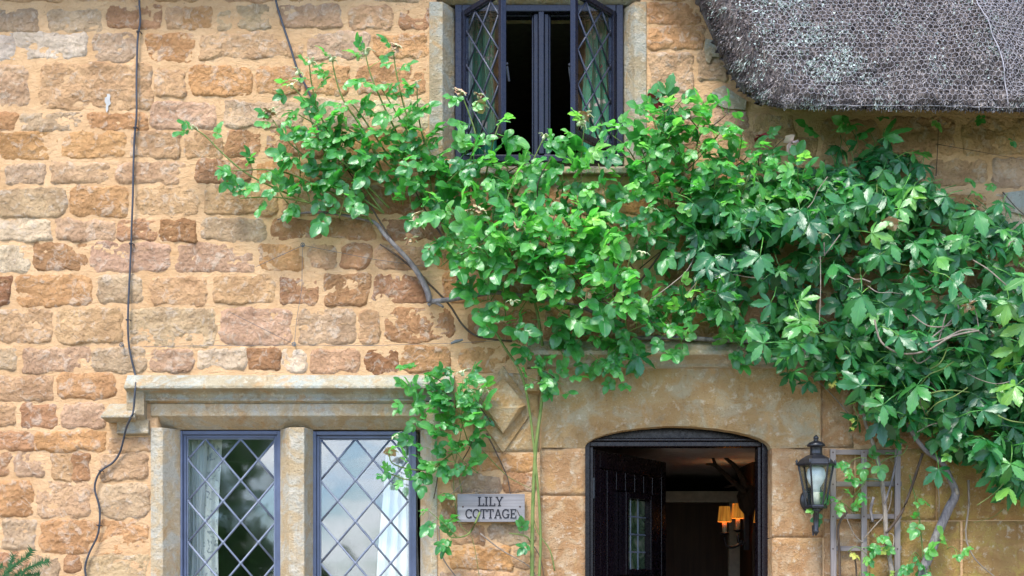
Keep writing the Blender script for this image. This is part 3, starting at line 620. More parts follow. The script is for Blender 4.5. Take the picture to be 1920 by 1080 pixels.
# ledged plank door standing open into the hall
HX, HY = W(1114, 0, -0.19).x, 0.19
dz1 = zh - 0.004; ang = 60
TD = Matrix.Translation((HX, HY, 0)) @ Matrix.Rotation(R(ang), 4, 'Z')
LW = 0.86
def dbox(x0, x1, y0, y1, z0, z1, name, mat, parent, bevel=0.003):
    m = MB(); m.box(x0, x1, y0, y1, z0, z1); m.v = [tuple(TD @ Vector(q)) for q in m.v]; return m.build(name, M[mat], parent, bevel=bevel)
door = dbox(0.004, LW, 0.016, 0.044, 0.02, dz1, 'door', 'doorpaint', cottage); door['label'] = 'black brown plank door with a small leaded pane'
edges = [0.07, 0.15, 0.255, 0.36, 0.47, 0.58, 0.69, 0.80]
wx0, wx1, wz0, wz1 = 0.335, 0.605, 1.60 + 0.06, 2.02
dbox(0.004, 0.067, 0.0, 0.0155, 0.02, dz1, 'stile', 'doorpaint', door); dbox(0.803, LW, 0.0, 0.0155, 0.02, dz1, 'stile', 'doorpaint', door); dbox(0.0675, 0.8025, 0.0, 0.0155, dz1 - 0.085, dz1, 'rail', 'doorpaint', door)
for xa, xb in zip(edges[:-1], edges[1:]):
    if xb > wx0 and xa < wx1:
        dbox(xa + 0.004, xb - 0.004, 0.004, 0.0158, wz1 + 0.035, dz1 - 0.09, 'plank', 'doorpaint', door); dbox(xa + 0.004, xb - 0.004, 0.004, 0.0158, 0.05, wz0 - 0.035, 'plank', 'doorpaint', door)
    else: dbox(xa + 0.004, xb - 0.004, 0.004, 0.0158, 0.05, dz1 - 0.09, 'plank', 'doorpaint', door)
for a in ((wx0 - 0.03, wx0, wz0 - 0.03, wz1 + 0.03), (wx1, wx1 + 0.03, wz0 - 0.03, wz1 + 0.03), (wx0, wx1, wz1, wz1 + 0.03), (wx0, wx1, wz0 - 0.03, wz0)):
    dbox(a[0], a[1], -0.028, 0.0152, a[2], a[3], 'pane_frame', 'doorpaint', door)
def m_doorpane():
    b = NB('obscure_door_pane'); v = b.pos(); a = b.noise(v, 14, 3, 0.5, 1.0)
    return b.fin(b.ramp(a, [(0.3, (0.012, 0.03, 0.012)), (0.5, (0.05, 0.09, 0.04)), (0.7, (0.16, 0.17, 0.12))]), 0.12, b.bump(a, 0.2, 0.01), 0.8)
M['doorpane'] = m_doorpane()
for i in range(3):
    for j in range(4):
        w_, h_ = (wx1 - wx0) / 3, (wz1 - wz0) / 4
        dbox(wx0 + i * w_ + 0.004, wx0 + (i + 1) * w_ - 0.004, 0.008, 0.0154, wz0 + j * h_ + 0.004, wz0 + (j + 1) * h_ - 0.004, 'pane', 'doorpane', door, 0)
m = MB()
for i in range(1, 3): m.tube([TD @ Vector((wx0 + i * (wx1 - wx0) / 3, 0.007, wz0)), TD @ Vector((wx0 + i * (wx1 - wx0) / 3, 0.007, wz1))], 0.004, 6)
for j in range(1, 4): m.tube([TD @ Vector((wx0, 0.006, wz0 + j * (wz1 - wz0) / 4)), TD @ Vector((wx1, 0.006, wz0 + j * (wz1 - wz0) / 4))], 0.004, 6)
m.build('lead_lattice', M['lead'], door)
kc = Vector((0.47, -0.02, 1.575)); m = MB()
m.tube([TD @ (kc + Vector((0.045 * math.sin(t), -0.012, 0.045 * math.cos(t) - 0.03))) for t in [k * math.pi / 9 for k in range(-9, 10)]], 0.010, 8)
m.tube([TD @ (kc + Vector((0, 0.03, 0.03))), TD @ (kc + Vector((0, -0.03, 0.03)))], 0.018, 10); m.build('knocker', M['black_iron'], door, smooth=True)
for zz in (2.05, 1.2, 0.4):
    m = MB(); m.tube([(HX - 0.004, HY - 0.006, zz - 0.05), (HX - 0.004, HY - 0.006, zz + 0.05)], 0.009, 8); m.build('hinge', M['black_iron'], door)

# ---------------------------------------------------------------- rooms behind the openings
def room(name, x0, x1, y0, y1, z0, z1, wallm, ceilm, floorm, label):
    """five-sided room shell with 60 mm walls"""
    t = 0.06; m = MB(); m.box(x0 - t, x0, y0, y1 + t, z0, z1); m.box(x1, x1 + t, y0, y1 + t, z0, z1); m.box(x0, x1, y1, y1 + t, z0, z1)
    o = m.build(name, wallm); tag(o, label, kind='structure')
    m = MB(); m.box(x0 - t, x1 + t, y0, y1 + t, z1 + 0.001, z1 + t); c = m.build(name.replace('wall', 'ceiling'), ceilm); tag(c, label.replace('walls', 'ceiling'), kind='structure')
    m = MB(); m.box(x0 - t, x1 + t, y0, y1 + t, z0 - t, z0 - 0.001); c = m.build(name.replace('wall', 'floor'), floorm); tag(c, label.replace('walls', 'floor'), kind='structure')
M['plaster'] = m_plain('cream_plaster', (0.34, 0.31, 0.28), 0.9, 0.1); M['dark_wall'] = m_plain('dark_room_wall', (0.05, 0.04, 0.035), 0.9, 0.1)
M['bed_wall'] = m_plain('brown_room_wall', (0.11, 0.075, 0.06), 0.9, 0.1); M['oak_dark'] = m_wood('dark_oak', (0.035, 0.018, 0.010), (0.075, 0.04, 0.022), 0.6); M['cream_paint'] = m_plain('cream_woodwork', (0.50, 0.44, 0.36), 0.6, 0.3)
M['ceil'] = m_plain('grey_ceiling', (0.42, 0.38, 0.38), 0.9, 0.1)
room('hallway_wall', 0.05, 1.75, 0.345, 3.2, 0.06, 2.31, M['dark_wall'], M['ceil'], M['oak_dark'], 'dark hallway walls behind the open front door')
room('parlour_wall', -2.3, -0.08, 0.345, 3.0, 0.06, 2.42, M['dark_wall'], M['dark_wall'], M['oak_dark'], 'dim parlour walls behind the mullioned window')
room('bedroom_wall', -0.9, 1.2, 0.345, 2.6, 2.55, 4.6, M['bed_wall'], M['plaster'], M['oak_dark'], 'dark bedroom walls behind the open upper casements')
# ---------------------------------------------------------------- thatched roof with wire netting
EV = [(-900, -72), (0, -70), (500, -72), (700, -95), (800, -120), (1000, -140), (1180, -115), (1262, -60), (1306, 0), (1322, 40), (1345, 92), (1366, 135), (1392, 172), (1425, 195), (1470, 204), (1600, 205), (1760, 206), (1925, 210), (2600, 216)]
def ev_depth(px): return float(np.interp(px, [1180, 1262, 1306, 1350, 1400, 1440, 1480], [.10, .10, .08, .10, .20, .31, .35]))
EW = np.array([[*(lambda w: (w.x, w.z))(W(a, b, ev_depth(a)))] for a, b in EV])
ZM = W(1700, 205, 0.35).z
ED = np.array([ev_depth(a) for a, b in EV])
def ev_dist(x, z):
    """signed distance above the eave line"""
    d = np.full(x.shape, 9.0)
    for (ax, az), (bx, bz) in zip(EW[:-1], EW[1:]):
        ex, ez = bx - ax, bz - az; t = np.clip(((x - ax) * ex + (z - az) * ez) / (ex * ex + ez * ez), 0, 1)
        d = np.minimum(d, np.hypot(x - ax - t * ex, z - az - t * ez))
    return np.where(z > np.interp(x, EW[:, 0], EW[:, 1]), d, -d)
def th_depth(x, z, rough=True):
    a = ev_dist(x, z); side = np.clip((0.95 - x + 0.1) / 0.1, 0, 1)
    slope = np.clip((x - X(1310)) / 0.35, 0, 1)
    rr = 0.17 * (1 - slope) + 0.085 * slope
    d0 = np.interp(x, EW[:, 0], ED); full = 0.46 - 0.07 * np.clip(1 - a / 0.25, 0, 1); full = full - (full - 0.36) * np.clip((X(1260) - x) / 0.2, 0, 1)
    q = np.clip(a / rr, 0, 1); d = d0 + (full - d0) * np.sqrt(np.clip(1 - (1 - q) ** 2, 0, 1)) - 0.42 * np.maximum(z - ZM, 0) * np.clip(q, 0, 1)
    d = d * 1.0 + 0.10 * np.exp(-((x - 2.15) / 0.25) ** 2) * 0
    if rough: d = d + (fbm(x * 5, z * 3, 8, 3) * 0.026 + fbm(x * 28, z * 16, 4, 2) * 0.008) * np.clip(a / 0.05, 0, 1)
    return d
def m_thatch():
    b = NB('old_thatch'); v = b.pos(); a = b.noise(b.scale(v, (60, 60, 9)), 1.0, 5, 0.65); c = b.noise(v, 5, 5, 0.6)
    col = b.mix(b.ramp(a, [(0.3, 0), (0.72, 1)]), (0.055, 0.044, 0.042), (0.26, 0.215, 0.19))
    return b.fin(col, 0.95, b.bump(a, 1.0, 0.03), 0.1)
def m_straw():
    b = NB('weathered_straw'); return b.fin(b.attr('col', 'Color'), 0.85, None, 0.2)
M['thatch'] = m_thatch(); M['straw'] = m_straw(); M['wire'] = m_plain('galvanised_wire', (0.31, 0.285, 0.295), 0.55, 0.5)
def make_roof():
    xs = np.concatenate([np.arange(-3.7, 0.4, 0.05), np.arange(0.4, 3.0, 0.016), np.arange(3.0, 3.8, 0.05)]); zs = np.concatenate([np.arange(3.7, 4.5, 0.014), np.arange(4.5, 6.6, 0.04)])
    gx, gz = np.meshgrid(xs, zs); a = ev_dist(gx, gz); cell = 0.022
    # pull the first row outside onto the eave line
    e = 1e-3; nx_ = (ev_dist(gx + e, gz) - a) / e; nz_ = (ev_dist(gx, gz + e) - a) / e
    wide = np.where((gx < 0.4) | (gx > 3.0), 0.07, 0.034); snap = (a < 0) & (a > -wide)
    gx2 = np.where(snap, gx - nx_ * a, gx); gz2 = np.where(snap, gz - nz_ * a, gz)
    d = np.where(snap, 0.0, th_depth(gx2, gz2)); d = np.where(snap, np.interp(gx2, EW[:, 0], ED), d)
    V = np.stack([gx2, -d, gz2], -1).reshape(-1, 3); ok = (a > -wide).ravel(); n = len(xs); F = []
    for j in range(len(zs) - 1):
        for i in range(n - 1):
            q = (j * n + i, j * n + i + 1, (j + 1) * n + i + 1, (j + 1) * n + i)
            if ok[q[0]] and ok[q[1]] and ok[q[2]] and ok[q[3]]: F.append(q)
    F = np.array(F); used = np.unique(F); mp = -np.ones(len(V), int); mp[used] = np.arange(len(used))
    o = link('roof', nmesh('roof', V[used], mp[F], M['thatch']), cottage); o['label'] = 'weathered grey thatch under wire netting'
    s = o.modifiers.new('thickness', 'SOLIDIFY'); s.thickness = 0.02; s.offset = -1
    return o
roof = make_roof()
def make_soffit():
    q = np.linspace(0, len(EW) - 1, 420); ex = np.interp(q, np.arange(len(EW)), EW[:, 0]); ez = np.interp(q, np.arange(len(EW)), EW[:, 1]); ed = np.interp(ex, EW[:, 0], ED)
    tx, tz = np.gradient(ex), np.gradient(ez); l = np.hypot(tx, tz); nx, nz = -tz / l, tx / l
    V = np.concatenate([np.stack([ex, -ed + 0.001, ez], -1), np.stack([ex + nx * ed * .28, -ed * .45, ez + nz * ed * .28], -1), np.stack([ex + nx * ed * .5, 0 * ex + 0.01, ez + nz * ed * .5], -1)]); n = len(q)
    F = np.array([(k * n + i, (k + 1) * n + i, (k + 1) * n + i + 1, k * n + i + 1) for k in range(2) for i in range(n - 1)])
    link('soffit', nmesh('soffit', V, F, M['thatch']), roof)
make_soffit()
def make_straw():
    rs = np.random.RandomState(5); n = 30000
    x = rs.uniform(0.72, 2.75, n); z = rs.uniform(3.72, 4.62, n); a = ev_dist(x, z)
    # extra straws along the eave
    n2 = 5500; t = rs.uniform(0.80, 2.7, n2); 
    k = (a > 0.004); x, z = x[k], z[k]
    seg = np.linspace(0, 1, 4000); ex = np.interp(np.linspace(6.6, 18, 4000), np.arange(len(EW)), EW[:, 0]); ez = np.interp(np.linspace(6.6, 18, 4000), np.arange(len(EW)), EW[:, 1])
    r = rs.randint(0, 4000, n2); x = np.concatenate([x, ex[r] + rs.uniform(0, 0.02, n2)]); z = np.concatenate([z, ez[r] + rs.uniform(0.002, 0.03, n2)])
    a = ev_dist(x, z); d = th_depth(x, z); e = 0.004
    gx = (th_depth(x + e, z) - d) / e; gz = (th_depth(x, z + e) - d) / e
    gx = np.clip(gx, -4, 4); gz = np.clip(gz, -4, 4)
    nrm = np.stack([-gx, -np.ones_like(gx), -gz], -1); nrm[:, 0] *= 1; nrm /= np.linalg.norm(nrm, axis=1)[:, None]
    nrm = np.stack([-gx, -np.ones_like(gx), -gz], -1); nrm /= np.linalg.norm(nrm, axis=1)[:, None]
    side = np.clip((X(1430) - x) / 0.25, 0, 1)
    base = np.stack([-0.25 - 0.5 * side, -0.25 * np.ones_like(x), -0.9 + 0.2 * side], -1) + rs.normal(0, 0.30, (len(x), 3))
    base -= nrm * (np.sum(base * nrm, 1) - rs.uniform(0.02, 0.75, len(x)))[:, None]
    base /= np.linalg.norm(base, axis=1)[:, None]
    L = rs.uniform(0.014, 0.045, len(x)); wd = rs.uniform(0.0011, 0.0023, len(x))
    P = np.stack([x, -d, z], -1); P0 = P - base * (L * 0.55)[:, None] - nrm * 0.004; P1 = P + base * (L * 0.45)[:, None] + nrm * 0.004
    s1 = np.cross(base, nrm + rs.normal(0, 0.4, nrm.shape)); s1 /= np.linalg.norm(s1, axis=1)[:, None] + 1e-9; s2 = np.cross(base, s1)
    V = []
    for Q in (P0, P1):
        for an in (0, 2.094, 4.189): V.append(Q + (s1 * math.cos(an) + s2 * math.sin(an)) * wd[:, None])
    V = np.stack(V, 1).reshape(-1, 3); b = np.arange(len(x)) * 6
    F = np.concatenate([np.stack([b + i, b + (i + 1) % 3, b + 3 + (i + 1) % 3, b + 3 + i], -1) for i in range(3)])
    me = nmesh('straw', V, F, M['straw'], False)
    # lichen drifts and bleached stubs: colours of the straw itself
    px = x * PPM + 960; py = 1090 - (z - EYE) * PPM
    lich = np.clip(1.25 - np.abs((px * 0.82 - py * 0.55) - (1480 * 0.82 - 110 * 0.55)) / 62, 0, 1) * np.clip(fbm(x * 6, z * 6, 9, 3) * 1.6 + 0.62, 0, 1)
    lich = np.maximum(lich, np.clip(fbm(x * 5 + 7, z * 6, 5, 3) * 2.2 - 0.45, 0, 1) * 0.7)
    cl = np.clip(fbm(x * 20, z * 24, 7, 3, 0.65) * 1.9 + 0.45, 0, 1) ** 1.5; v = rs.beta(1.6, 1.6, len(x)) * (0.06 + 0.94 * cl); dark = np.array([0.095, 0.078, 0.076]); lite = np.array([0.56, 0.50, 0.47]); lc = np.array([0.44, 0.50, 0.44])
    c = dark + (lite - dark) * v[:, None]; pick = rs.uniform(0, 1, len(x)) < lich * (0.15 + 0.85 * cl)
    c = np.where(pick[:, None], lc * rs.uniform(0.55, 1.1, len(x))[:, None], c)
    c = np.where((rs.uniform(0, 1, len(x)) < 0.6 * side)[:, None], np.array([0.13, 0.095, 0.085]) * rs.uniform(0.5, 1.3, len(x))[:, None], c)
    ca = me.color_attributes.new('col', 'FLOAT_COLOR', 'POINT'); cc = np.repeat(np.concatenate([c, np.ones((len(c), 1))], 1), 6, 0); ca.data.foreach_set('color', cc.astype(np.float32).ravel())
    o = link('straw', me, roof); o['kind'] = 'stuff'
    # loose lichen crust: small flakes
    k = 7500; x = rs.uniform(0.9, 2.5, k * 4); z = rs.uniform(3.8, 4.45, k * 4); px = x * PPM + 960; py = 1090 - (z - EYE) * PPM
    lich = np.clip(1.2 - np.abs((px * 0.82 - py * 0.55) - (1480 * 0.82 - 110 * 0.55)) / 62, 0, 1) * np.clip(fbm(x * 6, z * 6, 9, 3) * 1.8 + 0.7, 0, 1) + 0.06
    ok = (rs.uniform(0, 1, k * 4) < lich * np.clip(fbm(x * 26, z * 30, 7, 3, 0.6) * 1.9 + 0.45, 0, 1)) & (ev_dist(x, z) > 0.03); x, z = x[ok][:k], z[ok][:k]; d = th_depth(x, z) + rs.uniform(0.003, 0.012, len(x))
    C = np.stack([x, -d, z], -1); u = rs.normal(0, 1, (len(x), 3)); u /= np.linalg.norm(u, axis=1)[:, None]; w = np.cross(u, rs.normal(0, 1, u.shape)); w /= np.linalg.norm(w, axis=1)[:, None]; rr = rs.uniform(0.003, 0.008, len(x))[:, None]; t = np.cross(u, w)
    V = np.stack([C + u * rr, C - u * rr * 0.5 + w * rr, C - u * rr * 0.5 - w * rr, C + t * rr * 0.6], 1).reshape(-1, 3); b = np.arange(len(x)) * 4
    F = np.concatenate([np.stack([b, b + 1, b + 2], -1), np.stack([b, b + 1, b + 3], -1), np.stack([b + 1, b + 2, b + 3], -1), np.stack([b, b + 3, b + 2], -1)])
    o = link('lichen', nmesh('lichen', V, F, m_plain('pale_lichen', (0.44, 0.50, 0.45), 0.95, 0.1), False), roof); o['kind'] = 'stuff'
make_straw()
_a = np.linspace(0, 1.2, 600); _x = np.full(600, 1.9); _z = np.interp(1.9, EW[:, 0], EW[:, 1]) + _a; _d = th_depth(_x, _z, False); ARCS = np.concatenate([[0], np.cumsum(np.hypot(np.diff(_a), np.diff(_d)))]); ARCA = _a
_k = [i for i, (a, b) in enumerate(EV) if 1262 <= a <= 1470]; EZL = EW[_k[::-1], 1]; EXL = EW[_k[::-1], 0]; EXL = np.where(EZL < ZM + 0.03, EXL - 0.4, EXL)
def make_net(x0, x1, z0, z1, cell, off, r, name, seam=None):
    V, F = [], []; s = cell / math.sqrt(3); rs = np.random.RandomState(2)
    nodes = {}; edges = set()
    def key(x, z): return (round(x / (cell * 0.25)), round(z / (s * 0.25)))
    rows = int((z1 - z0) / (1.5 * s)) + 1; cols = int((x1 - x0) / cell) + 1
    for j in range(rows):
        for i in range(cols):
            cx = x0 + (i + 0.5 * (j % 2)) * cell; cz = z0 + j * 1.5 * s; ks = []
            for k in range(6):
                an = R(60 * k + 30); x, z = cx + s * math.cos(an), cz + s * math.sin(an); kk = key(x, z); nodes.setdefault(kk, (x, z)); ks.append(kk)
            for k in range(6): edges.add(tuple(sorted((ks[k], ks[(k + 1) % 6]))))
    ids = {k: i for i, k in enumerate(nodes)}; P = np.array(list(nodes.values()))
    wz = np.clip((P[:, 0] - X(1395)) / 0.16, 0, 1); az = P[:, 1] - np.interp(P[:, 0], EW[:, 0], EW[:, 1]); P[:, 1] -= wz * (np.clip(az, 0, 9) - np.interp(az, ARCS, ARCA))
    P[:, 0] += fbm(P[:, 0] * 4, P[:, 1] * 4, 1, 2) * 0.012 + rs.normal(0, 0.0012, len(P)); P[:, 1] += fbm(P[:, 0] * 4 + 9, P[:, 1] * 4, 2, 2) * 0.012 + rs.normal(0, 0.0012, len(P))
    a = ev_dist(P[:, 0], P[:, 1]); d = th_depth(P[:, 0], P[:, 1], True) + off + rs.uniform(0, 0.004, len(P)); Q = np.stack([P[:, 0], -d, P[:, 1]], -1); m = MB()
    for e in edges:
        i, j = ids[e[0]], ids[e[1]]
        if a[i] < 0.006 or a[j] < 0.006: continue
        if P[i, 0] - np.interp(P[i, 1], EZL, EXL) < 0.14: continue
        if seam and (P[i, 0] < seam(P[i, 1])): continue
        b = len(m.v); p, q = Vector(Q[i]), Vector(Q[j]); t = (q - p)
        if t.length > 0.09: continue
        t.normalize(); u = t.cross(Vector((0.2, 1, 0.1))).normalized(); w = t.cross(u)
        for c in (p, q):
            for an in (0, 2.094, 4.189): m.v.append(tuple(c + (u * math.cos(an) + w * math.sin(an)) * r))
        m.f += [(b + k, b + (k + 1) % 3, b + 3 + (k + 1) % 3, b + 3 + k) for k in range(3)]
    o = m.build(name, M['wire'], roof, smooth=True); o['kind'] = 'stuff'
make_net(0.85, 2.75, 3.75, 4.85, 0.0262, 0.012, 0.0011, 'wire_netting')
seam = lambda z: np.interp(z, [W(0, 205, 0.44).z, W(0, 100, 0.4).z, W(0, 0, 0.3).z], [W(1897, 0, 0.44).x, W(1880, 0, 0.4).x, W(1833, 0, 0.3).x])
make_net(2.0, 2.75, 3.76, 4.85, 0.0262, 0.024, 0.0013, 'wire_netting', seam)
sp = []
for py in range(-20, 206, 12):
    z = W(0, py, 0.38).z; x = float(seam(z)); sp.append((x, -float(th_depth(np.array([x]), np.array([z]))[0]) - 0.03, z))
MB().tube(sp, 0.0022, 6).build('netting_selvedge', M['wire'], roof)
sp = []
for px in range(1440, 2080, 12):
    x = X(px) * 0.945; z = float(np.interp(x, EW[:, 0], EW[:, 1])) + 0.008; sp.append((x, -float(th_depth(np.array([x]), np.array([z]))[0]) - 0.012, z + rnd.uniform(-0.003, 0.003)))
MB().tube(sp, 0.0022, 6).build('netting_selvedge', M['wire'], roof)

# ---------------------------------------------------------------- lantern
M['bulb'] = m_plain('frosted_bulb', (0.82, 0.82, 0.80), 0.35, 0.5); M['bulb_cap'] = m_plain('ivory_lamp_holder', (0.62, 0.57, 0.45), 0.5, 0.4)
LP = 0.15; LC = W(1530, 950, LP)
lan = thing('wall_lantern', 'black coach lantern with a white bulb beside the front door', 'lantern', W(1525, 1003, 0))
k_ = (DIST - LP) / DIST / PPM
bp = W(1525, 938, 0.02); MB().lathe((bp.x, -0.012, bp.z), [(0.062, 0.0), (0.062, 0.008), (0.054, 0.014), (0.048, 0.016), (0.03, 0.024), (0.0, 0.026)], 28, 'y').build('backplate', M['black_iron'], lan, smooth=True)
MB().tube([(bp.x, -0.03, bp.z - 0.005), (bp.x, -0.10, bp.z - 0.02), (LC.x, LC.y, LC.z - 0.06)], [0.012, 0.011, 0.012], 10, 4).build('arm', M['black_iron'], lan, smooth=True)
def lp(h, r): return (r * k_, -h * k_)
MB().lathe(tuple(LC), [lp(55, 0.5), lp(51, 3), lp(47, 6.5), lp(44, 4.5), lp(10, 5.5), lp(7, 9), lp(4, 7), lp(1, 8), lp(-1, 15)], 20).build('stem', M['black_iron'], lan, smooth=True)
tl = W(1524.5, 985, LP - 0.01); MB().tube([tl, W(1524.5, 996, LP - 0.01), W(1524.8, 1004, LP - 0.005)], [0.006, 0.005, 0.004], 6).build('tail_rod', M['black_iron'], lan)
NS = 6; r0, r1, zb_, zt_ = 17.5 * k_, 33 * k_, LC.z + 0 * k_, LC.z + 79 * k_
def hexp(r, z, i, ph=0.0): an = 2 * math.pi * (i + ph) / NS - math.pi / 2 + math.pi / NS; return Vector((LC.x + r * math.cos(an), LC.y + r * math.sin(an), z))
for i in range(NS):
    MB().tube([hexp(r0, zb_, i), hexp(r1, zt_, i)], 0.0048, 6).build('corner_bar', M['black_iron'], lan)
    a, b, c, d = hexp(r0 * 0.97, zb_ + 0.004, i), hexp(r0 * 0.97, zb_ + 0.004, i + 1), hexp(r1 * 0.97, zt_, i + 1), hexp(r1 * 0.97, zt_, i); n = (b - a).cross(d - a).normalized()
    MB().prism([a, b, c, d], (0, 0, 0), n * 0.002).build('glass_panel', M['glass_lamp'], lan)
m = MB(); m.lathe((LC.x, LC.y, zb_), [(r0 * 1.18, -0.008), (r0 * 1.22, 0.0), (r0 * 1.18, 0.006)], 6); m.build('base_plate', M['black_iron'], lan)
bn = len(m.v)
def lathe_hex(prof, name, n=6, sm=False):
    m = MB(); m.lathe((0, 0, 0), prof, n); rot = Matrix.Rotation(-math.pi / 2 + math.pi / NS, 4, 'Z') if n == 6 else Matrix.Identity(4)
    m.v = [tuple(rot @ Vector(q) + Vector((LC.x, LC.y, zt_))) for q in m.v]; return m.build(name, M['black_iron'], lan, smooth=sm, bevel=0.0 if sm else 0.002)
lathe_hex([lp(3, 35), lp(0, 36), lp(-2, 35.5), lp(-9, 30), lp(-16, 19), lp(-18, 14)], 'roof')
lathe_hex([lp(-17, 12.5), lp(-22, 11), lp(-31, 11), lp(-33, 12), lp(-34, 17), lp(-37, 17), lp(-41, 13), lp(-44, 6), lp(-46, 3), lp(-48, 5), lp(-51, 5), lp(-54, 2.5), lp(-56, 0.4)], 'chimney_cap', 24, True)
for i in range(NS):
    c = hexp(r1 * 1.10, zt_ + 3 * k_, i); MB().lathe(tuple(c), [(0.001, -0.012), (0.006, -0.006), (0.004, 0.0), (0.0065, 0.008), (0.001, 0.016)], 8).build('corner_finial', M['black_iron'], lan, smooth=True)
MB().lathe((LC.x, LC.y, zb_), [lp(-4, 8.5), lp(-26, 8.5), lp(-27, 7)], 18).build('lamp_holder', M['bulb_cap'], lan, smooth=True)
MB().lathe((LC.x, LC.y, zb_), [lp(-27, 6.5), lp(-36, 7.5), lp(-46, 14), lp(-55, 17.5), lp(-64, 17.5), lp(-71, 15), lp(-76, 9), lp(-78, 0.5)], 24).build('bulb', M['bulb'], lan, smooth=True)

# ---------------------------------------------------------------- trellis
M['grey_wood'] = m_wood('silvered_wood', (0.12, 0.10, 0.09), (0.29, 0.25, 0.23), 0.85, 'z', 55); M['grey_wood_x'] = m_wood('silvered_wood_rail', (0.12, 0.10, 0.09), (0.29, 0.25, 0.23), 0.85, 'x', 55)
M['rust'] = m_plain('rusty_nail', (0.06, 0.035, 0.025), 0.7)
tre = thing('trellis', 'silvered wooden trellis fixed to the wall right of the lantern', 'trellis', W(1622, 1600, 0.02))
for i, px in enumerate((1556.5, 1614.5, 1677.5)):
    a, b = W(px, 842 if i != 1 else 846, 0.045), W(px + 10.5, 842, 0.045); m = MB().box(a.x, b.x, -0.052, -0.036, 0.5, a.z); 
    m.v = [(v[0] + (v[2] - 2.1) * (-0.006 + 0.004 * i), v[1], v[2]) for v in m.v]; m.build('upright_slat', M['grey_wood'], tre, bevel=0.0015)
for py in (843, 903, 963.5, 1024, 1085, 1146, 1207):
    a, b = W(1557, py, 0.03), W(1690, py + 9.5, 0.03); m = MB().box(a.x, b.x, -0.0355, -0.022, b.z, a.z); tl = rnd.uniform(-0.01, 0.01)
    m.v = [(v[0], v[1], v[2] + (v[0] - a.x) * tl) for v in m.v]; m.build('cross_slat', M['grey_wood_x'], tre, bevel=0.0015)
    for px in (1562, 1620, 1683):
        c = W(px, py + 5, 0.053); MB().lathe((c.x, -0.051, c.z), [(0.0042, 0.0), (0.0036, 0.0025), (0.0, 0.0032)], 8, 'y').build('nail', M['rust'], tre)

# ---------------------------------------------------------------- house sign
sign = thing('house_sign', 'grey wooden name plaque reading LILY COTTAGE on the wall', 'sign', W(920, 978, 0.0))
M['sign_wood'] = m_wood('weathered_sign_board', (0.13, 0.122, 0.12), (0.29, 0.275, 0.275), 0.85, 'x', 70); M['letter'] = m_plain('black_lettering', (0.018, 0.018, 0.022), 0.7, 0.2)
a, b = W(857.5, 926, 0.05), W(984, 978.5, 0.05)
MB().box(a.x, b.x, -0.050, -0.022, b.z, a.z).build('board', M['sign_wood'], sign, bevel=0.002)
def arc(cx, cy, rx, ry, a0, a1, n=12): return [(cx + rx * math.cos(R(a0 + (a1 - a0) * i / n)), cy + ry * math.sin(R(a0 + (a1 - a0) * i / n))) for i in range(n + 1)]
GLY = {  # strokes (points in a 1-high box, width), then slab serifs as short strokes
 'L': (0.72, [([(0.22, 0), (0.22, 1)], .15), ([(0.06, .95), (0.40, .95)], .10), ([(0.06, .05), (0.70, .05)], .10), ([(0.66, 0), (0.66, .30)], .11)]),
 'I': (0.46, [([(0.23, 0), (0.23, 1)], .15), ([(0.05, .95), (0.41, .95)], .10), ([(0.05, .05), (0.41, .05)], .10)]),
 'Y': (0.86, [([(0.43, 0), (0.43, .45)], .15), ([(0.16, .96), (0.44, .42)], .13), ([(0.70, .96), (0.42, .42)], .11), ([(0.03, .95), (0.30, .95)], .10), ([(0.57, .95), (0.84, .95)], .10), ([(0.27, .05), (0.59, .05)], .10)]),
 'C': (0.82, [(arc(.42, .5, .34, .45, 42, 318, 20), .13), ([(.70, .68), (.70, .98)], .10), ([(.70, .20), (.70, .05)], .08)]),
 'O': (0.88, [(arc(.44, .5, .36, .45, 0, 360, 26), .13)]),
 'T': (0.80, [([(.40, 0), (.40, 1)], .15), ([(.05, .95), (.75, .95)], .10), ([(.09, .98), (.09, .70)], .10), ([(.71, .98), (.71, .70)], .10), ([(.24, .05), (.56, .05)], .10)]),
 'A': (0.92, [([(.14, .02), (.45, .98)], .11), ([(.78, .02), (.47, .98)], .15), ([(.26, .34), (.68, .34)], .09), ([(.02, .05), (.30, .05)], .10), ([(.62, .05), (.91, .05)], .10)]),
 'G': (0.90, [(arc(.44, .5, .36, .45, 45, 325, 20), .13), ([(.74, .05), (.74, .42)], .12), ([(.52, .42), (.88, .42)], .10), ([(.72, .70), (.72, .98)], .09)]),
 'E': (0.78, [([(.20, 0), (.20, 1)], .15), ([(.05, .95), (.70, .95)], .10), ([(.05, .05), (.72, .05)], .10), ([(.20, .51), (.52, .51)], .10), ([(.68, .98), (.68, .72)], .10), ([(.70, .02), (.70, .30)], .10), ([(.51, .40), (.51, .63)], .08)])}
def write(txt, pxc, py0, py1, width):
    tot = sum(GLY[c][0] for c in txt); h = py1 - py0; kx = width / tot; x = pxc - width / 2
    for ch in txt:
        m = MB(); lv = 0.0022
        for pts, wd in GLY[ch][1]:
            q = [(x + a_ * kx, py1 - b_ * h) for a_, b_ in pts]; hw = wd * h / 2; lv += 0.00012
            for i in range(len(q) - 1):
                d = Vector((q[i + 1][0] - q[i][0], q[i + 1][1] - q[i][1])); L_ = d.length; d /= max(L_, 1e-6); nn = Vector((-d.y, d.x)) * hw
                e = d * (hw * 0.35 if len(q) > 2 else 0)
                cs = [Vector(q[i]) - e + nn, Vector(q[i + 1]) + e + nn, Vector(q[i + 1]) + e - nn, Vector(q[i]) - e - nn]
                lv += 0.00002
                m.prism([tuple(W(c_.x, c_.y, 0.0495)) for c_ in cs], (0, 0, 0), (0, -lv, 0))
        m.build('letter', M['letter'], sign); x += GLY[ch][0] * kx
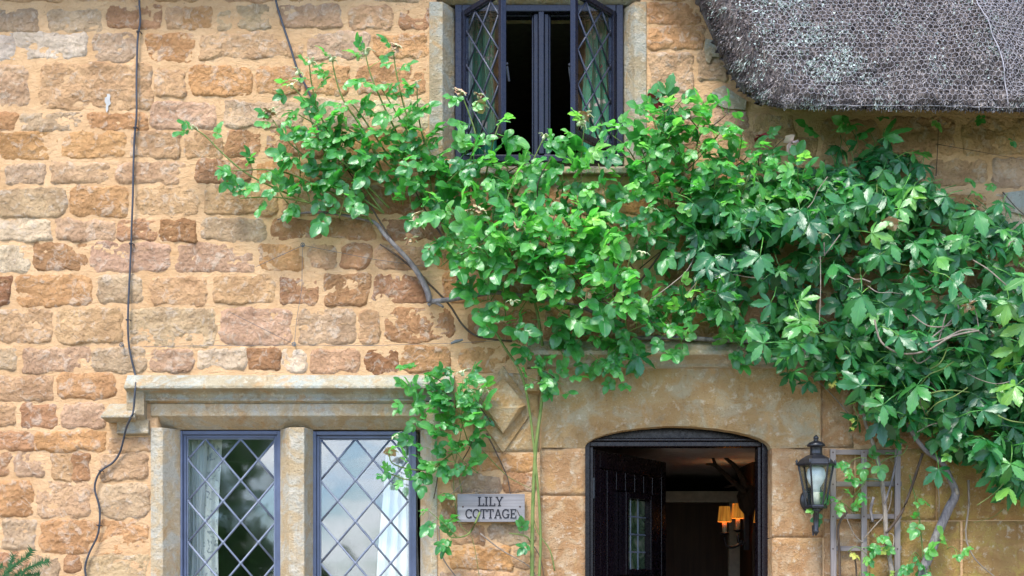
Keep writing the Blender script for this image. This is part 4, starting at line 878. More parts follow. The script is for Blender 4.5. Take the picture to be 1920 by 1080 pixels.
write('LILY', 919.5, 931.5, 949, 49); write('COTTAGE', 920.5, 954.5, 972, 96)
for px, py in ((975, 950), (868, 950)):
    c = W(px, py, 0.05); MB().lathe((c.x, -0.0485, c.z), [(0.005, 0), (0.004, 0.003), (0, 0.004)], 8, 'y').build('screw', M['rust'], sign)

# ---------------------------------------------------------------- cables and training wires
M['cable'] = m_plain('black_cable', (0.03, 0.033, 0.042), 0.45, 0.5)
pts = [(262, -40), (261, 0), (263, 40), (258, 75), (256, 150), (256, 215), (252, 260), (250, 320), (249, 370), (247, 420), (246, 457), (243, 520), (240, 590), (241, 640), (247, 675), (254, 705)]
ps = [W(a, b, 0.022 + 0.004 * math.sin(i * 1.7)) for i, (a, b) in enumerate(pts)] + [W(254.5, 722, 0.08), W(253, 735, 0.094), W(250, 770, 0.085), W(245, 783, 0.094), W(236, 805, 0.06), W(226, 845, 0.026), W(212, 867, 0.022), W(190, 882, 0.023), W(180, 900, 0.022), W(178, 920, 0.022), W(187, 955, 0.022), W(184, 1000, 0.022), W(168, 1035, 0.022), W(160, 1060, 0.022), W(161, 1080, 0.022), W(168, 1130, 0.022), W(170, 1300, 0.02)]
o = MB().tube(ps, 0.0048, 8, 4).build('cable', M['cable'], None, smooth=True); tag(o, 'long black cable winding down the wall past the left end of the hood mould', 'cable')
for px, py in ((260, 60), (254, 240), (246, 457), (240, 600), (189, 883), (185, 985)):
    c = W(px, py, 0.02); MB().tube([(c.x - 0.009, -0.004, c.z), (c.x - 0.007, -0.028, c.z + 0.001), (c.x + 0.007, -0.028, c.z), (c.x + 0.010, -0.004, c.z - 0.001)], 0.0026, 6, 2).build('cable_clip', M['cable'], o)
o = MB().tube([W(a, b, 0.022) for a, b in ((512, -50), (517, 0), (530, 45), (545, 90), (557, 128), (575, 165), (590, 200), (600, 260))], 0.0052, 8, 4).build('cable', M['cable'], None, smooth=True); tag(o, 'short black cable running from the eaves into the top of the rose', 'cable')
M['thin_wire'] = m_plain('dull_training_wire', (0.10, 0.11, 0.11), 0.5, 0.5)
tw = thing('training_wire', 'thin wire strung between nails on the stones left of the rose', 'wire', W(560, 648, 0.02))
for l_ in ([(480, 500), (568, 460)], [(568, 460), (700, 486), (800, 500)], [(567, 460), (566, 540), (556, 600), (552, 645)], [(270, 650), (400, 648), (552, 647), (700, 648), (860, 643), (980, 636)], [(430, 585), (500, 620), (552, 646)]):
    MB().tube([W(a, b, 0.026) for a, b in l_], 0.0011, 5).build('strand', M['thin_wire'], tw)
for px, py in ((568, 460), (552, 646), (229, 647), (677, 80)):
    c = W(px, py, 0.02); m = MB().tube([(c.x, 0.0, c.z), (c.x, -0.03, c.z)], 0.004, 6); m.tube([(c.x + 0.009 * math.cos(t), -0.03, c.z + 0.009 * math.sin(t)) for t in [i * 0.7 for i in range(10)]], 0.0024, 5); m.build('vine_eye', M['thin_wire'], tw)
br = W(862, 641, 0.05); MB().tube([W(846, 644, 0.035), W(855, 640, 0.045), W(868, 637, 0.045)], [0.006, 0.008, 0.005], 7).build('wire_clip', M['thin_wire'], tw)

# ---------------------------------------------------------------- curtains
def curtain(label, top, bot, y, z0, z1, mat, folds, amp, name='curtain'):
    """pleated hanging cloth; top and bot are (x0, x1)"""
    nu, nv = 60, 26; V = []
    for j in range(nv):
        t = j / (nv - 1); z = z0 + (z1 - z0) * t; xa = bot[0] + (top[0] - bot[0]) * t; xb = bot[1] + (top[1] - bot[1]) * t
        for i in range(nu):
            s = i / (nu - 1); V.append((xa + (xb - xa) * s + 0.006 * math.sin(t * 9 + s * 5), y + amp * math.sin(s * folds * 6.283 + 0.8 * math.sin(t * 3)) + 0.4 * amp * math.sin(s * folds * 13 + 1), z))
    F = [(j * nu + i, j * nu + i + 1, (j + 1) * nu + i + 1, (j + 1) * nu + i) for j in range(nv - 1) for i in range(nu - 1)]
    o = link(name, nmesh(name, V, F, mat)); tag(o, label, 'curtain'); s = o.modifiers.new('thick', 'SOLIDIFY'); s.thickness = 0.002; return o
M['sheer'] = m_cloth('white_curtain', (0.90, 0.91, 0.93), 0.25); M['floral'] = m_cloth('floral_edge_curtain', (0.90, 0.89, 0.86), 0.2, [(42, 0.56, 0.62, (0.40, 0.42, 0.46))])
M['green_cloth'] = m_cloth('green_floral_curtain', (0.07, 0.32, 0.19), 0.3, [(15, 0.60, 0.66, (0.72, 0.55, 0.52)), (24, 0.66, 0.70, (0.55, 0.12, 0.14))])
d_ = -0.20
curtain('pale blue white net curtain inside the left leaded casement', (W(346, 0, d_).x, W(388, 0, d_).x), (W(346, 0, d_).x, W(372, 0, d_).x), 0.20, 1.0, Z(800), M['sheer'], 4, 0.012)
curtain('white floral edged curtain inside the left leaded casement', (W(378, 0, d_).x, W(413, 0, d_).x), (W(356, 0, d_).x, W(402, 0, d_).x), 0.215, 1.0, Z(800), M['floral'], 1.2, 0.008)
curtain('plain white curtain inside the right leaded casement', (W(724, 0, d_).x, W(785, 0, d_).x), (W(694, 0, d_).x, W(785, 0, d_).x), 0.20, 1.0, Z(800), M['sheer'], 4, 0.014)
curtain('green flowered curtain behind the left open upper casement', (W(884, 0, -.23).x, W(926, 0, -.23).x), (W(890, 0, -.23).x, W(930, 0, -.23).x), 0.24, Z(325), Z(0), M['green_cloth'], 3, 0.014)
curtain('green flowered curtain behind the right open upper casement', (W(1098, 0, -.23).x, W(1140, 0, -.23).x), (W(1092, 0, -.23).x, W(1148, 0, -.23).x), 0.24, Z(325), Z(0), M['green_cloth'], 3, 0.014)
curtain('white lining edge behind the left open upper casement', (W(868, 0, -.25).x, W(888, 0, -.25).x), (W(866, 0, -.25).x, W(894, 0, -.25).x), 0.265, Z(325), Z(0), M['sheer'], 2, 0.010)
curtain('white lining edge behind the right open upper casement', (W(1137, 0, -.25).x, W(1152, 0, -.25).x), (W(1142, 0, -.25).x, W(1154, 0, -.25).x), 0.265, Z(325), Z(0), M['sheer'], 2, 0.010)

# ---------------------------------------------------------------- hall things
hb = thing('inner_doorway', 'cream door surround at the back of the dark hallway', 'door frame', (1.1, 2.6, 0.06))
a, b = W(1225, 921, -2.6), W(1398, 942, -2.6); MB().box(a.x, b.x, 2.58, 2.66, b.z, a.z).build('head', M['cream_paint'], hb, bevel=0.004)
a, b = W(1366, 942, -2.6), W(1396, 1080, -2.6); MB().box(a.x, b.x, 2.59, 2.66, 0.06, a.z - 0.001).build('side_post', M['cream_paint'], hb, bevel=0.004)
a = W(1225, 943, -2.62); MB().box(a.x, W(1366, 0, -2.62).x, 2.63, 2.66, 0.06, a.z).build('dark_panel', M['oak_dark'], hb)
a = W(1396, 830, -1.9); pc = MB().box(a.x + 0.02, a.x + 0.14, 1.75, 2.2, 0.06, 2.40).build('oak_post', M['oak_dark'], None, bevel=0.006); tag(pc, 'dark oak post carrying the antlers inside the hallway', 'post')
def m_shade():
    b = NB('lit_amber_shade'); v = b.pos(); g = b.ramp(b.noise(b.scale(v, (1, 1, 0.05)), 60, 2), [(0.35, 0.35), (0.62, 1)])
    c = b.mix(g, (0.36, 0.10, 0.01), (0.9, 0.38, 0.05)); b.fin(c, 0.8); b.put(c, b.b.inputs['Emission Color']); b.b.inputs['Emission Strength'].default_value = 0.12; return b.m
M['shade'] = m_shade(); M['candle'] = m_plain('candle_tube', (0.62, 0.52, 0.36), 0.6, 0.3)
sc = thing('wall_sconce', 'twin sconce with glowing pleated amber shades in the hallway', 'sconce', W(1376, 1024, -1.7))
def sconce(parent, px, py, w0, w1, h, p):
    k = (DIST - p) / DIST / PPM; c = W(px, py, p); n = 30; V, F = [], []
    for j, (r, z) in enumerate(((w1 / 2, -h / 2), (w0 / 2, h / 2))):
        for i in range(n):
            an = 2 * math.pi * i / n; q = r * (1 + (0.05 if i % 2 else -0.05)); V.append((c.x + q * k * math.cos(an), c.y + q * k * math.sin(an), c.z + z * k))
    F = [(i, (i + 1) % n, n + (i + 1) % n, n + i) for i in range(n)]
    o = link('lamp_shade', nmesh('lamp_shade', V, F, M['shade'], False), parent); s = o.modifiers.new('t', 'SOLIDIFY'); s.thickness = 0.002
    MB().lathe((c.x, c.y, c.z - h * k / 2 - 20 * k), [(4.5 * k, 0), (4.2 * k, 22 * k), (3 * k, 24 * k)], 12).build('candle_tube', M['candle'], parent, smooth=True)
    MB().lathe((c.x, c.y, c.z - h * k / 2 - 23 * k), [(2 * k, -3 * k), (8 * k, 0), (9 * k, 2.5 * k), (5 * k, 3.5 * k)], 14).build('drip_pan', M['black_iron'], parent, smooth=True)
    l = bpy.data.lights.new('sconce_bulb', 'POINT'); l.energy = 0.22; l.color = (1, 0.62, 0.28); l.shadow_soft_size = 0.02; lo = bpy.data.objects.new('sconce_bulb', l); COL.objects.link(lo); lo.location = c; attach(lo, parent)
    return c, k
c1_, k1_ = sconce(sc, 1358.5, 964, 19, 25, 29, -1.7); c2_, k2_ = sconce(sc, 1383.5, 958, 20, 25, 28, -1.72)
for c, pts in ((c1_, [(1358, 1007), (1361, 1020), (1370, 1026), (1384, 1022), (1392, 1012)]), (c2_, [(1383, 1001), (1385, 1015), (1391, 1022), (1396, 1016)])):
    MB().tube([W(a, b, -1.7) for a, b in pts], 0.009, 7, 4).build('arm', M['black_iron'], sc, smooth=True)
m = MB(); q = W(1395, 1000, -1.72); m.box(q.x - 0.004, q.x + 0.03, 1.70, 1.745, q.z - 0.10, q.z + 0.12); m.build('backplate', M['black_iron'], sc, bevel=0.005)
s2 = thing('wall_sconce', 'lone glowing amber shade at the right edge of the open doorway', 'sconce', W(1424, 1000, -1.3)); sconce(s2, 1424, 966, 16, 22, 27, -1.3)
an_ = thing('antlers', 'dark branching antlers hung high inside the hallway', 'antlers', W(1396, 925, -1.5)); M['antler'] = m_bark('dark_antler', (0.02, 0.014, 0.011), (0.06, 0.042, 0.032), 60)
for pts, r in (([(1398, 925), (1380, 908), (1360, 890), (1342, 872), (1338, 862), (1332, 848)], [.020, .018, .015, .012, .009, .004]), ([(1345, 875), (1335, 871), (1323, 870)], [.012, .009, .004]), ([(1400, 915), (1388, 890), (1376, 872), (1362, 860), (1350, 846)], [.020, .018, .014, .010, .004]), ([(1378, 908), (1366, 912), (1358, 914)], [.012, .008, .003])):
    MB().tube([W(a, b, -1.5) for a, b in pts], r, 8, 4).build('antler_beam', M['antler'], an_, smooth=True)
m = MB(); m.lathe(tuple(W(1402, 930, -1.56)), [(0.01, -0.12), (0.05, -0.07), (0.065, 0.0), (0.045, 0.05), (0.01, 0.07)], 14); m.build('skull_mount', M['antler'], an_, smooth=True)
# ---------------------------------------------------------------- leaves
M['rose_leaf'] = m_leaf('rose_leaf', [(0.1, (0.024, 0.14, 0.034)), (0.45, (0.055, 0.235, 0.055)), (0.78, (0.13, 0.35, 0.075)), (1.0, (0.28, 0.47, 0.09))], 0.36, 0.31, 0.8, spots=(22, 0.70, (0.22, 0.15, 0.04)))
M['rose_young_lit'] = m_leaf('young_lit_rose_leaf', [(0.1, (0.055, 0.23, 0.065)), (0.5, (0.115, 0.335, 0.095)), (0.85, (0.22, 0.43, 0.12)), (1.0, (0.38, 0.52, 0.13))], 0.44, 0.31, 0.8)  # paler green for young leaves, also painting brighter light on front and top leaves
M['creeper_leaf'] = m_leaf('creeper_leaf', [(0.1, (0.009, 0.070, 0.021)), (0.5, (0.023, 0.138, 0.036)), (0.78, (0.065, 0.235, 0.050)), (1.0, (0.15, 0.31, 0.05))], 0.24, 0.30, 0.6, spots=(18, 0.69, (0.16, 0.10, 0.03)))
M['yellow_leaf'] = m_leaf('yellowing_leaf', [(0.1, (0.16, 0.28, 0.05)), (0.5, (0.34, 0.38, 0.09)), (0.8, (0.46, 0.38, 0.12)), (1.0, (0.45, 0.26, 0.10))], 0.30, 0.5, 0.3, spots=(30, 0.57, (0.10, 0.05, 0.02)))
M['green_stem'] = m_bark('green_cane', (0.09, 0.15, 0.035), (0.20, 0.24, 0.075), 50); M['dark_cane'] = m_bark('dark_cane', (0.045, 0.03, 0.022), (0.12, 0.085, 0.06), 50)
M['bark_grey'] = m_bark('grey_bark', (0.085, 0.075, 0.075), (0.27, 0.24, 0.235), 45); M['bark_brown'] = m_bark('flaking_bark', (0.10, 0.075, 0.055), (0.34, 0.29, 0.235), 40); M['dead_vine'] = m_bark('dead_vine', (0.15, 0.115, 0.085), (0.32, 0.265, 0.21), 50)
M['sepal'] = m_plain('pale_sepal', (0.52, 0.56, 0.32), 0.6, 0.3); M['faded_petal'] = m_plain('faded_brown_petal', (0.52, 0.33, 0.20), 0.8, 0.2); M['pink_petal'] = m_plain('pale_pink_petal', (0.86, 0.66, 0.62), 0.6, 0.3); M['bud_red'] = m_plain('dark_red_bud', (0.35, 0.03, 0.04), 0.6, 0.3)
class LB:
    """leaf mesh collector with uv and tint"""
    def __init__(s): s.V = []; s.F = []; s.U = []; s.T = []; s.n = 0
    def leaflet(s, L, wd, T, kind, rs, tint):
        rows = 9 if kind == 'rose' else 11; cols = 5; fold = rs.uniform(0.05, 0.38); droop = rs.uniform(0.02, 0.32); tw = rs.uniform(-0.35, 0.35); wave = rs.uniform(0, 6.28)
        P = []
        for j in range(rows + 1):
            t = j / rows
            if kind == 'rose': w = math.sin(math.pi * min(1, t ** 0.88)) ** 0.62
            else: w = (math.sin(math.pi * t ** 1.22) ** 0.9) * 0.98 + 0.02 * (1 - t)
            w *= wd / 2
            if 0 < j < rows: w *= 1 + ((0.022 if kind == 'rose' else 0.13) * (1 if j % 2 else -1) * (1 if kind == 'rose' or t > 0.35 else 0.2))
            if t > 0.999: w = 0.0006
            if j == 0: w = 0.0008
            for i in range(cols):
                c = (i - 2) / 2; x = c * w; y = L * t + (abs(c) * -0.02 * L if kind != 'rose' else 0); z = fold * abs(x) - droop * L * t * t + 0.05 * wd * math.sin(wave + t * 9 + c * 2) * abs(c)
                a = tw * t; x, z = x * math.cos(a) - z * math.sin(a) * 0.5, z + x * math.sin(a)
                P.append(T @ Vector((x, y, z))); s.U.append((0.5 + c * 0.5, t)); s.T.append(tint)
        b = s.n; s.V += [tuple(q) for q in P]; s.n += len(P)
        s.F += [(b + j * cols + i, b + j * cols + i + 1, b + (j + 1) * cols + i + 1, b + (j + 1) * cols + i) for j in range(rows) for i in range(cols - 1)]
    def stalk(s, pts, r, tint):
        m = MB().tube(pts, r, 4); b = s.n; s.V += m.v; s.U += [(0.5, 0.5)] * len(m.v); s.T += [tint] * len(m.v); s.n += len(m.v)
        for f in m.f:
            if len(f) == 4: s.F.append(tuple(b + i for i in f))
    def arrays(s): return np.array(s.V, np.float32), np.array(s.F, np.int32), np.array(s.U, np.float32), np.array(s.T, np.float32)
def leaf_mesh(name, arr, mat):
    V, F, U, T = arr; me = nmesh(name, V, F, mat)
    uv = me.uv_layers.new(name='uv'); li = np.empty(len(me.loops), np.int32); me.loops.foreach_get('vertex_index', li); uv.data.foreach_set('uv', U[li].ravel())
    a = me.attributes.new('tint', 'FLOAT', 'POINT'); a.data.foreach_set('value', T); return me
def Rx(a): return Matrix.Rotation(a, 4, 'X')
def Ry(a): return Matrix.Rotation(a, 4, 'Y')
def Rz(a): return Matrix.Rotation(a, 4, 'Z')
def rose_arr(rs, nl):
    b = LB(); base = rs.random(); L = 0.100; pts = [(0, 0, 0), (0.002, L * 0.5, 0.003), (0, L, -0.004)]; b.stalk(pts, [0.0016, 0.0013, 0.001], 0.6)
    sz = 0.066
    def tt(): return max(0, min(1, base * 0.7 + rs.uniform(0, 0.3)))
    b.leaflet(sz * 1.18, sz * 0.80, Matrix.Translation((0, L, -0.004)) @ Rz(rs.uniform(-.2, .2)) @ Rx(rs.uniform(-.4, .1)) @ Ry(rs.uniform(-.3, .3)), 'rose', rs, tt())
    pos = [0.92, 0.50] if nl == 5 else ([0.85] if nl == 3 else [0.95, 0.62, 0.30])
    for k, t in enumerate(pos):
        for sg in (-1, 1):
            q = sz * (0.98 - 0.13 * k) * rs.uniform(0.85, 1.1)
            b.leaflet(q, q * 0.74, Matrix.Translation((0, L * t, 0.0)) @ Rz(-sg * rs.uniform(0.85, 1.35)) @ Rx(rs.uniform(-.45, .15)) @ Ry(rs.uniform(-.4, .4)), 'rose', rs, tt())
    return b.arrays()
def creeper_arr(rs):
    b = LB(); base = rs.random(); b.stalk([(0, -0.10, -0.02), (0, -0.04, 0.004), (0, 0, 0)], [0.0022, 0.0018, 0.0016], 0.9)
    for an, q in ((0, 1.0), (0.88, 0.93), (-0.88, 0.93), (1.85, 0.66), (-1.85, 0.66)):
        s_ = 0.112 * q * rs.uniform(0.8, 1.12)
        b.leaflet(s_, s_ * rs.uniform(0.36, 0.46), Rz(-an + rs.uniform(-.12, .12)) @ Rx(rs.uniform(-.75, .1)) @ Ry(rs.uniform(-.5, .5)), 'creeper', rs, max(0, min(1, base * 0.75 + rs.uniform(0, 0.25))))
    return b.arrays()
rl = random.Random(21)
ROSE = [rose_arr(rl, n) for n in (5, 5, 5, 5, 7, 5, 3, 5)]; CREEP = [creeper_arr(rl) for _ in range(8)]
MESH = {('rose', m_): [leaf_mesh('leaf', a, M[m_]) for a in ROSE] for m_ in ('rose_leaf', 'rose_young_lit', 'yellow_leaf')}
MESH.update({('creeper', m_): [leaf_mesh('leaf', a, M[m_]) for a in CREEP] for m_ in ('creeper_leaf', 'rose_young_lit', 'yellow_leaf')})
def frame(axis, nrm, loc, s):
    y = Vector(axis).normalized(); z = Vector(nrm); z = z - y * z.dot(y)
    if z.length < 1e-3: z = y.orthogonal()
    z.normalize(); x = y.cross(z); m = Matrix((x, y, z)).transposed().to_4x4() @ Matrix.Scale(s, 4); m.translation = loc; return m
class Plant:
    def __init__(s, name, label, cat, loc): s.root = thing(name, label, cat, loc); s.leaves = []
    def add(s, kind, mat, M4): s.leaves.append((kind, mat, rl.randrange(8), M4))
    def finish(s, limit=290):
        L = sorted(s.leaves, key=lambda q: q[3].translation.y)          # nearest the garden first
        for kind, mat, v, M4 in L[:limit]:
            o = bpy.data.objects.new('leaf', MESH[(kind, mat)][v]); COL.objects.link(o); attach(o, s.root); o.matrix_basis = M4
        rest = L[limit:]
        if rest:
            Vs, Fs, Us, Ts, n, mi = [], [], [], [], 0, []
            mats = sorted({q[1] for q in rest})
            for kind, mat, v, M4 in rest:
                V, F, U, T = (ROSE if kind == 'rose' else CREEP)[v]; A = np.array(M4); Vs.append(V @ A[:3, :3].T + A[:3, 3]); Fs.append(F + n); Us.append(U); Ts.append(np.clip(T * 0.7 + rl.random() * 0.3, 0, 1)); n += len(V); mi += [mats.index(mat)] * len(F)
            me = leaf_mesh('foliage', (np.concatenate(Vs), np.concatenate(Fs), np.concatenate(Us), np.concatenate(Ts)), None)
            for q in mats: me.materials.append(M[q])
            me.polygons.foreach_set('material_index', mi)
            o = link('foliage', me, s.root); o['kind'] = 'stuff'
def rv(s=1.0): return Vector((rl.uniform(-1, 1), rl.uniform(-1, 1), rl.uniform(-1, 1))) * s
def rose_leaf_at(pl, loc, T, side, size, young=0.0, yellow=0.0):
    T = Vector(T).normalized(); across = T.cross(Vector((0, 1, 0))); across = across.normalized() if across.length > 0.05 else Vector((1, 0, 0))
    ax = T * rl.uniform(0.1, 0.6) + across * side * rl.uniform(0.6, 1.0) + Vector((0, -rl.uniform(0.05, 0.75), -rl.uniform(-0.1, 0.45)))
    nr = Vector((0, -rl.uniform(0.35, 1.0), rl.uniform(0.35, 1.0))) + rv(0.38)
    s_ = (DIST + loc.y) / DIST; px_, py_ = loc.x / s_ * PPM + 960, 1090 - (loc.z - EYE) / s_ * PPM
    if 838 < px_ < 1000 and 895 < py_ < 1000: return
    u = rl.random(); mat = 'yellow_leaf' if u < yellow * (0.8 if yellow > 0.09 else 0.0) else ('rose_young_lit' if rl.random() < young else 'rose_leaf')
    pl.add('rose', mat, frame(ax, nr, loc, size * (0.62 if mat == 'yellow_leaf' else 0.97)))
SEP = None
def bloom_mesh(kind):
    m = MB(); r2 = random.Random(hash(kind) % 97)
    for i in range(5):                                  # five narrow reflexed sepals
        an = 2 * math.pi * i / 5 + r2.uniform(-.2, .2); d = Vector((math.cos(an), math.sin(an), 0)); q = Vector((-d.y, d.x, 0)); b = len(m.v); L = r2.uniform(0.020, 0.030)
        m.v += [tuple(d * 0.003 + q * 0.0035), tuple(d * 0.003 - q * 0.0035), tuple(d * L * .55 + q * 0.0038 + Vector((0, 0, 0.005))), tuple(d * L * .55 - q * 0.0038 + Vector((0, 0, 0.005))), tuple(d * L + Vector((0, 0, r2.uniform(-0.004, 0.004))))]
        m.v += [tuple(Vector(v) - Vector((0, 0, 0.0012))) for v in m.v[b:b + 5]]
        m.f += [(b, b + 2, b + 3, b + 1), (b + 2, b + 4, b + 3), (b + 5, b + 6, b + 8, b + 7), (b + 7, b + 8, b + 9), (b, b + 5, b + 7, b + 2), (b + 1, b + 3, b + 8, b + 6), (b + 2, b + 7, b + 9, b + 4), (b + 3, b + 4, b + 9, b + 8)]
    m.lathe((0, 0, 0), [(0.002, -0.012), (0.0055, -0.008), (0.006, -0.002), (0.004, 0.003), (0.0, 0.005)], 8)
    return m.mesh('spent_bloom', M['sepal'])
def petals_mesh(mat, n, r, seed):
    m = MB(); r2 = random.Random(seed)
    for i in range(n):
        T = Rz(2 * math.pi * i / n + r2.uniform(-.4, .4)) @ Rx(r2.uniform(-1.5, 0.3)); b = len(m.v); k = r * r2.uniform(0.6, 1.1)
        g = [(-.2, 0, 0), (.2, 0, 0), (-.55, .5, .10), (0, .5, -.02), (.55, .5, .14), (-.38, 1, .0), (0, 1.1, .18), (.38, .95, .05)]
        pts = [T @ (Vector(q) * k + rv(0.0015)) for q in g]; m.v += [tuple(q) for q in pts] + [tuple(q + Vector((0, 0, 0.0008))) for q in pts]
        f = [(0, 1, 3), (0, 3, 2), (1, 4, 3), (2, 3, 6, 5), (3, 4, 7, 6)]; m.f += [tuple(b + q for q in a) for a in f] + [tuple(b + 8 + q for q in reversed(a)) for a in f]
    return m.mesh('petals', M[mat], True)
BL = bloom_mesh('a'); PB = [petals_mesh('faded_petal', 7, 0.022, k) for k in range(3)]; PP = petals_mesh('pink_petal', 7, 0.034, 9); PR = petals_mesh('bud_red', 4, 0.026, 5)
def bloom(pl, px, py, p, kind='sepal', up=None):
    c = W(px, py, p); M4 = frame(Vector((rl.uniform(-.5, .5), -0.4, 0.1)) + rv(0.2), up or Vector((rl.uniform(-.3, .3), -0.5, 0.8)), c, rl.uniform(1.4, 1.9))
    o = bpy.data.objects.new('spent_bloom', {'sepal': BL, 'brown': rl.choice(PB), 'pink': PP, 'red': PR}[kind]); COL.objects.link(o); attach(o, pl.root); o.matrix_basis = M4
    if kind == 'brown':
        o = bpy.data.objects.new('sepals', BL); COL.objects.link(o); attach(o, pl.root); o.matrix_basis = M4
def stem(pl, pts, r, mat='green_stem', name='cane', sm=4):
    """pts: (px, py, depth)"""
    q = [W(*a) for a in pts]; n = len(q); rr = r if isinstance(r, list) else [r * (1 - 0.6 * i / max(1, n - 1)) for i in range(n)]
    for i in range(1, n - 1): q[i] = q[i] + rv(0.004)
    return MB().tube(q, rr, 7, sm).build(name, M[mat], pl.root, smooth=True)
def shoot(pl, pts, step=30, size=1.0, young=0.3, r=0.0042, mat='green_stem', yellow=0.0, start=0.12, draw=True):
    q = [W(*a) for a in pts]; n = len(q)
    if draw: MB().tube(q, [r * (1 - 0.5 * i / (n - 1)) for i in range(n)], 6, 4).build('cane', M[mat], pl.root, smooth=True)
    seg = [(q[i + 1] - q[i]).length for i in range(n - 1)]; tot = sum(seg); d = tot * start; side = rl.choice((-1, 1)); st = step / PPM
    while d < tot:
        a = d; i = 0
        while i < n - 2 and a > seg[i]: a -= seg[i]; i += 1
        loc = q[i].lerp(q[i + 1], min(1, a / max(seg[i], 1e-6))); f = d / tot
        rose_leaf_at(pl, loc, q[i + 1] - q[i], side, size * rl.uniform(0.7, 1.1) * (1.08 - 0.35 * f), young * (0.4 + f), yellow); side = -side; d += st * rl.uniform(0.7, 1.3)
    rose_leaf_at(pl, q[-1], q[-1] - q[-2], rl.choice((-.3, .3)), size * 0.65, min(1, young * 1.6), yellow)
def inside(x, y, poly):
    c = False; j = len(poly) - 1
    for i in range(len(poly)):
        if (poly[i][1] > y) != (poly[j][1] > y) and x < (poly[j][0] - poly[i][0]) * (y - poly[i][1]) / (poly[j][1] - poly[i][1]) + poly[i][0]: c = not c
        j = i
    return c
def sample(poly, n, sep=0):
    xs = [q[0] for q in poly]; ys = [q[1] for q in poly]; out = []; tries = 0
    while len(out) < n and tries < n * 200:
        tries += 1; x, y = rl.uniform(min(xs), max(xs)), rl.uniform(min(ys), max(ys))
        if inside(x, y, poly) and (sep == 0 or all((x - a) ** 2 + (y - b) ** 2 > sep * sep for a, b in out)): out.append((x, y))
    return out
def thicket(pl, poly, n, p0, p1, size=1.0, young=0.25, dirs=(0, -1), spread=0.8, yellow=0.0, length=(40, 90), step=26, draw_p=0.7, sep=0):
    """short leafy side shoots growing inside a region of the wall"""
    for (x, y) in sample(poly, n, sep):
        p = rl.uniform(p0, p1); L = rl.uniform(*length); a = math.atan2(dirs[1], dirs[0]) + rl.uniform(-spread, spread); dx, dy = math.cos(a) * L, math.sin(a) * L
        shoot(pl, [(x - dx * .5, y - dy * .5, max(0.03, p - 0.05)), (x + rl.uniform(-6, 6), y + rl.uniform(-6, 6), p), (x + dx * .5, y + dy * .5, p + rl.uniform(0.0, 0.05))], step, size, young, 0.003, rl.choice(('green_stem', 'green_stem', 'dark_cane')), yellow, 0.1, rl.random() < draw_p)

# ---------------------------------------------------------------- climbing rose
rose = Plant('climbing_rose', 'large climbing rose spreading across the wall below the upper window', 'climbing plant', W(1000, 1740, 0.1))
# woody framework
stem(rose, [(1000, 1740, .10), (997, 1300, .06), (999, 1090, .05), (1000, 960, .05), (1006, 840, .06), (1016, 750, .06), (1020, 680, .06), (1012, 610, .06), (1000, 555, .07)], [.014, .012, .010, .009, .0085, .008, .0075, .007, .006])
stem(rose, [(996, 1300, .05), (1012, 1090, .05), (1013, 980, .055), (1004, 860, .06), (992, 760, .06), (975, 700, .07), (945, 650, .07), (915, 600, .08)], [.008, .007, .0065, .006, .006, .006, .0055, .004])
stem(rose, [(806, 566, .05), (830, 563, .055), (870, 558, .06), (930, 550, .06), (985, 556, .06), (1020, 560, .06), (1100, 580, .05), (1160, 615, .05)], [.013, .012, .010, .010, .009, .009, .008, .006], 'bark_grey', 'branch')
stem(rose, [(806, 566, .05), (800, 545, .055), (787, 515, .055), (765, 490, .06), (745, 465, .06), (722, 440, .06), (703, 418, .055), (660, 406, .05), (610, 398, .05), (560, 400, .04), (520, 412, .03)], [.016, .015, .014, .012, .011, .010, .009, .007, .006, .005, .003], 'bark_grey', 'branch')
stem(rose, [(803, 572, .045), (815, 568, .05), (832, 576, .05)], [.010, .009, .005], 'bark_grey', 'branch'); stem(rose, [(712, 458, .05), (745, 478, .045), (790, 520, .04), (840, 570, .04), (868, 610, .04), (900, 632, .05), (960, 640, .05)], [.003, .005, .005, .005, .005, .005, .004], 'dark_cane')
stem(rose, [(745, 465, .05), (720, 430, .06), (690, 380, .07), (640, 300, .08)], .006, 'dark_cane'); stem(rose, [(860, 560, .06), (850, 480, .07), (800, 400, .09), (770, 340, .1)], .007, 'dark_cane'); stem(rose, [(930, 550, .06), (940, 470, .08), (900, 400, .1), (880, 330, .12)], .007, 'dark_cane'); stem(rose, [(1020, 560, .06), (1040, 480, .08), (1075, 400, .12), (1080, 330, .14)], .007, 'green_stem')
stem(rose, [(1190, 634, .05), (1260, 634, .06), (1400, 640, .06), (1560, 655, .06)], [.010, .011, .010, .008], 'bark_grey', 'branch')
stem(rose, [(1160, 615, .05), (1180, 560, .08), (1240, 470, .1), (1290, 380, .14)], .007, 'dark_cane')
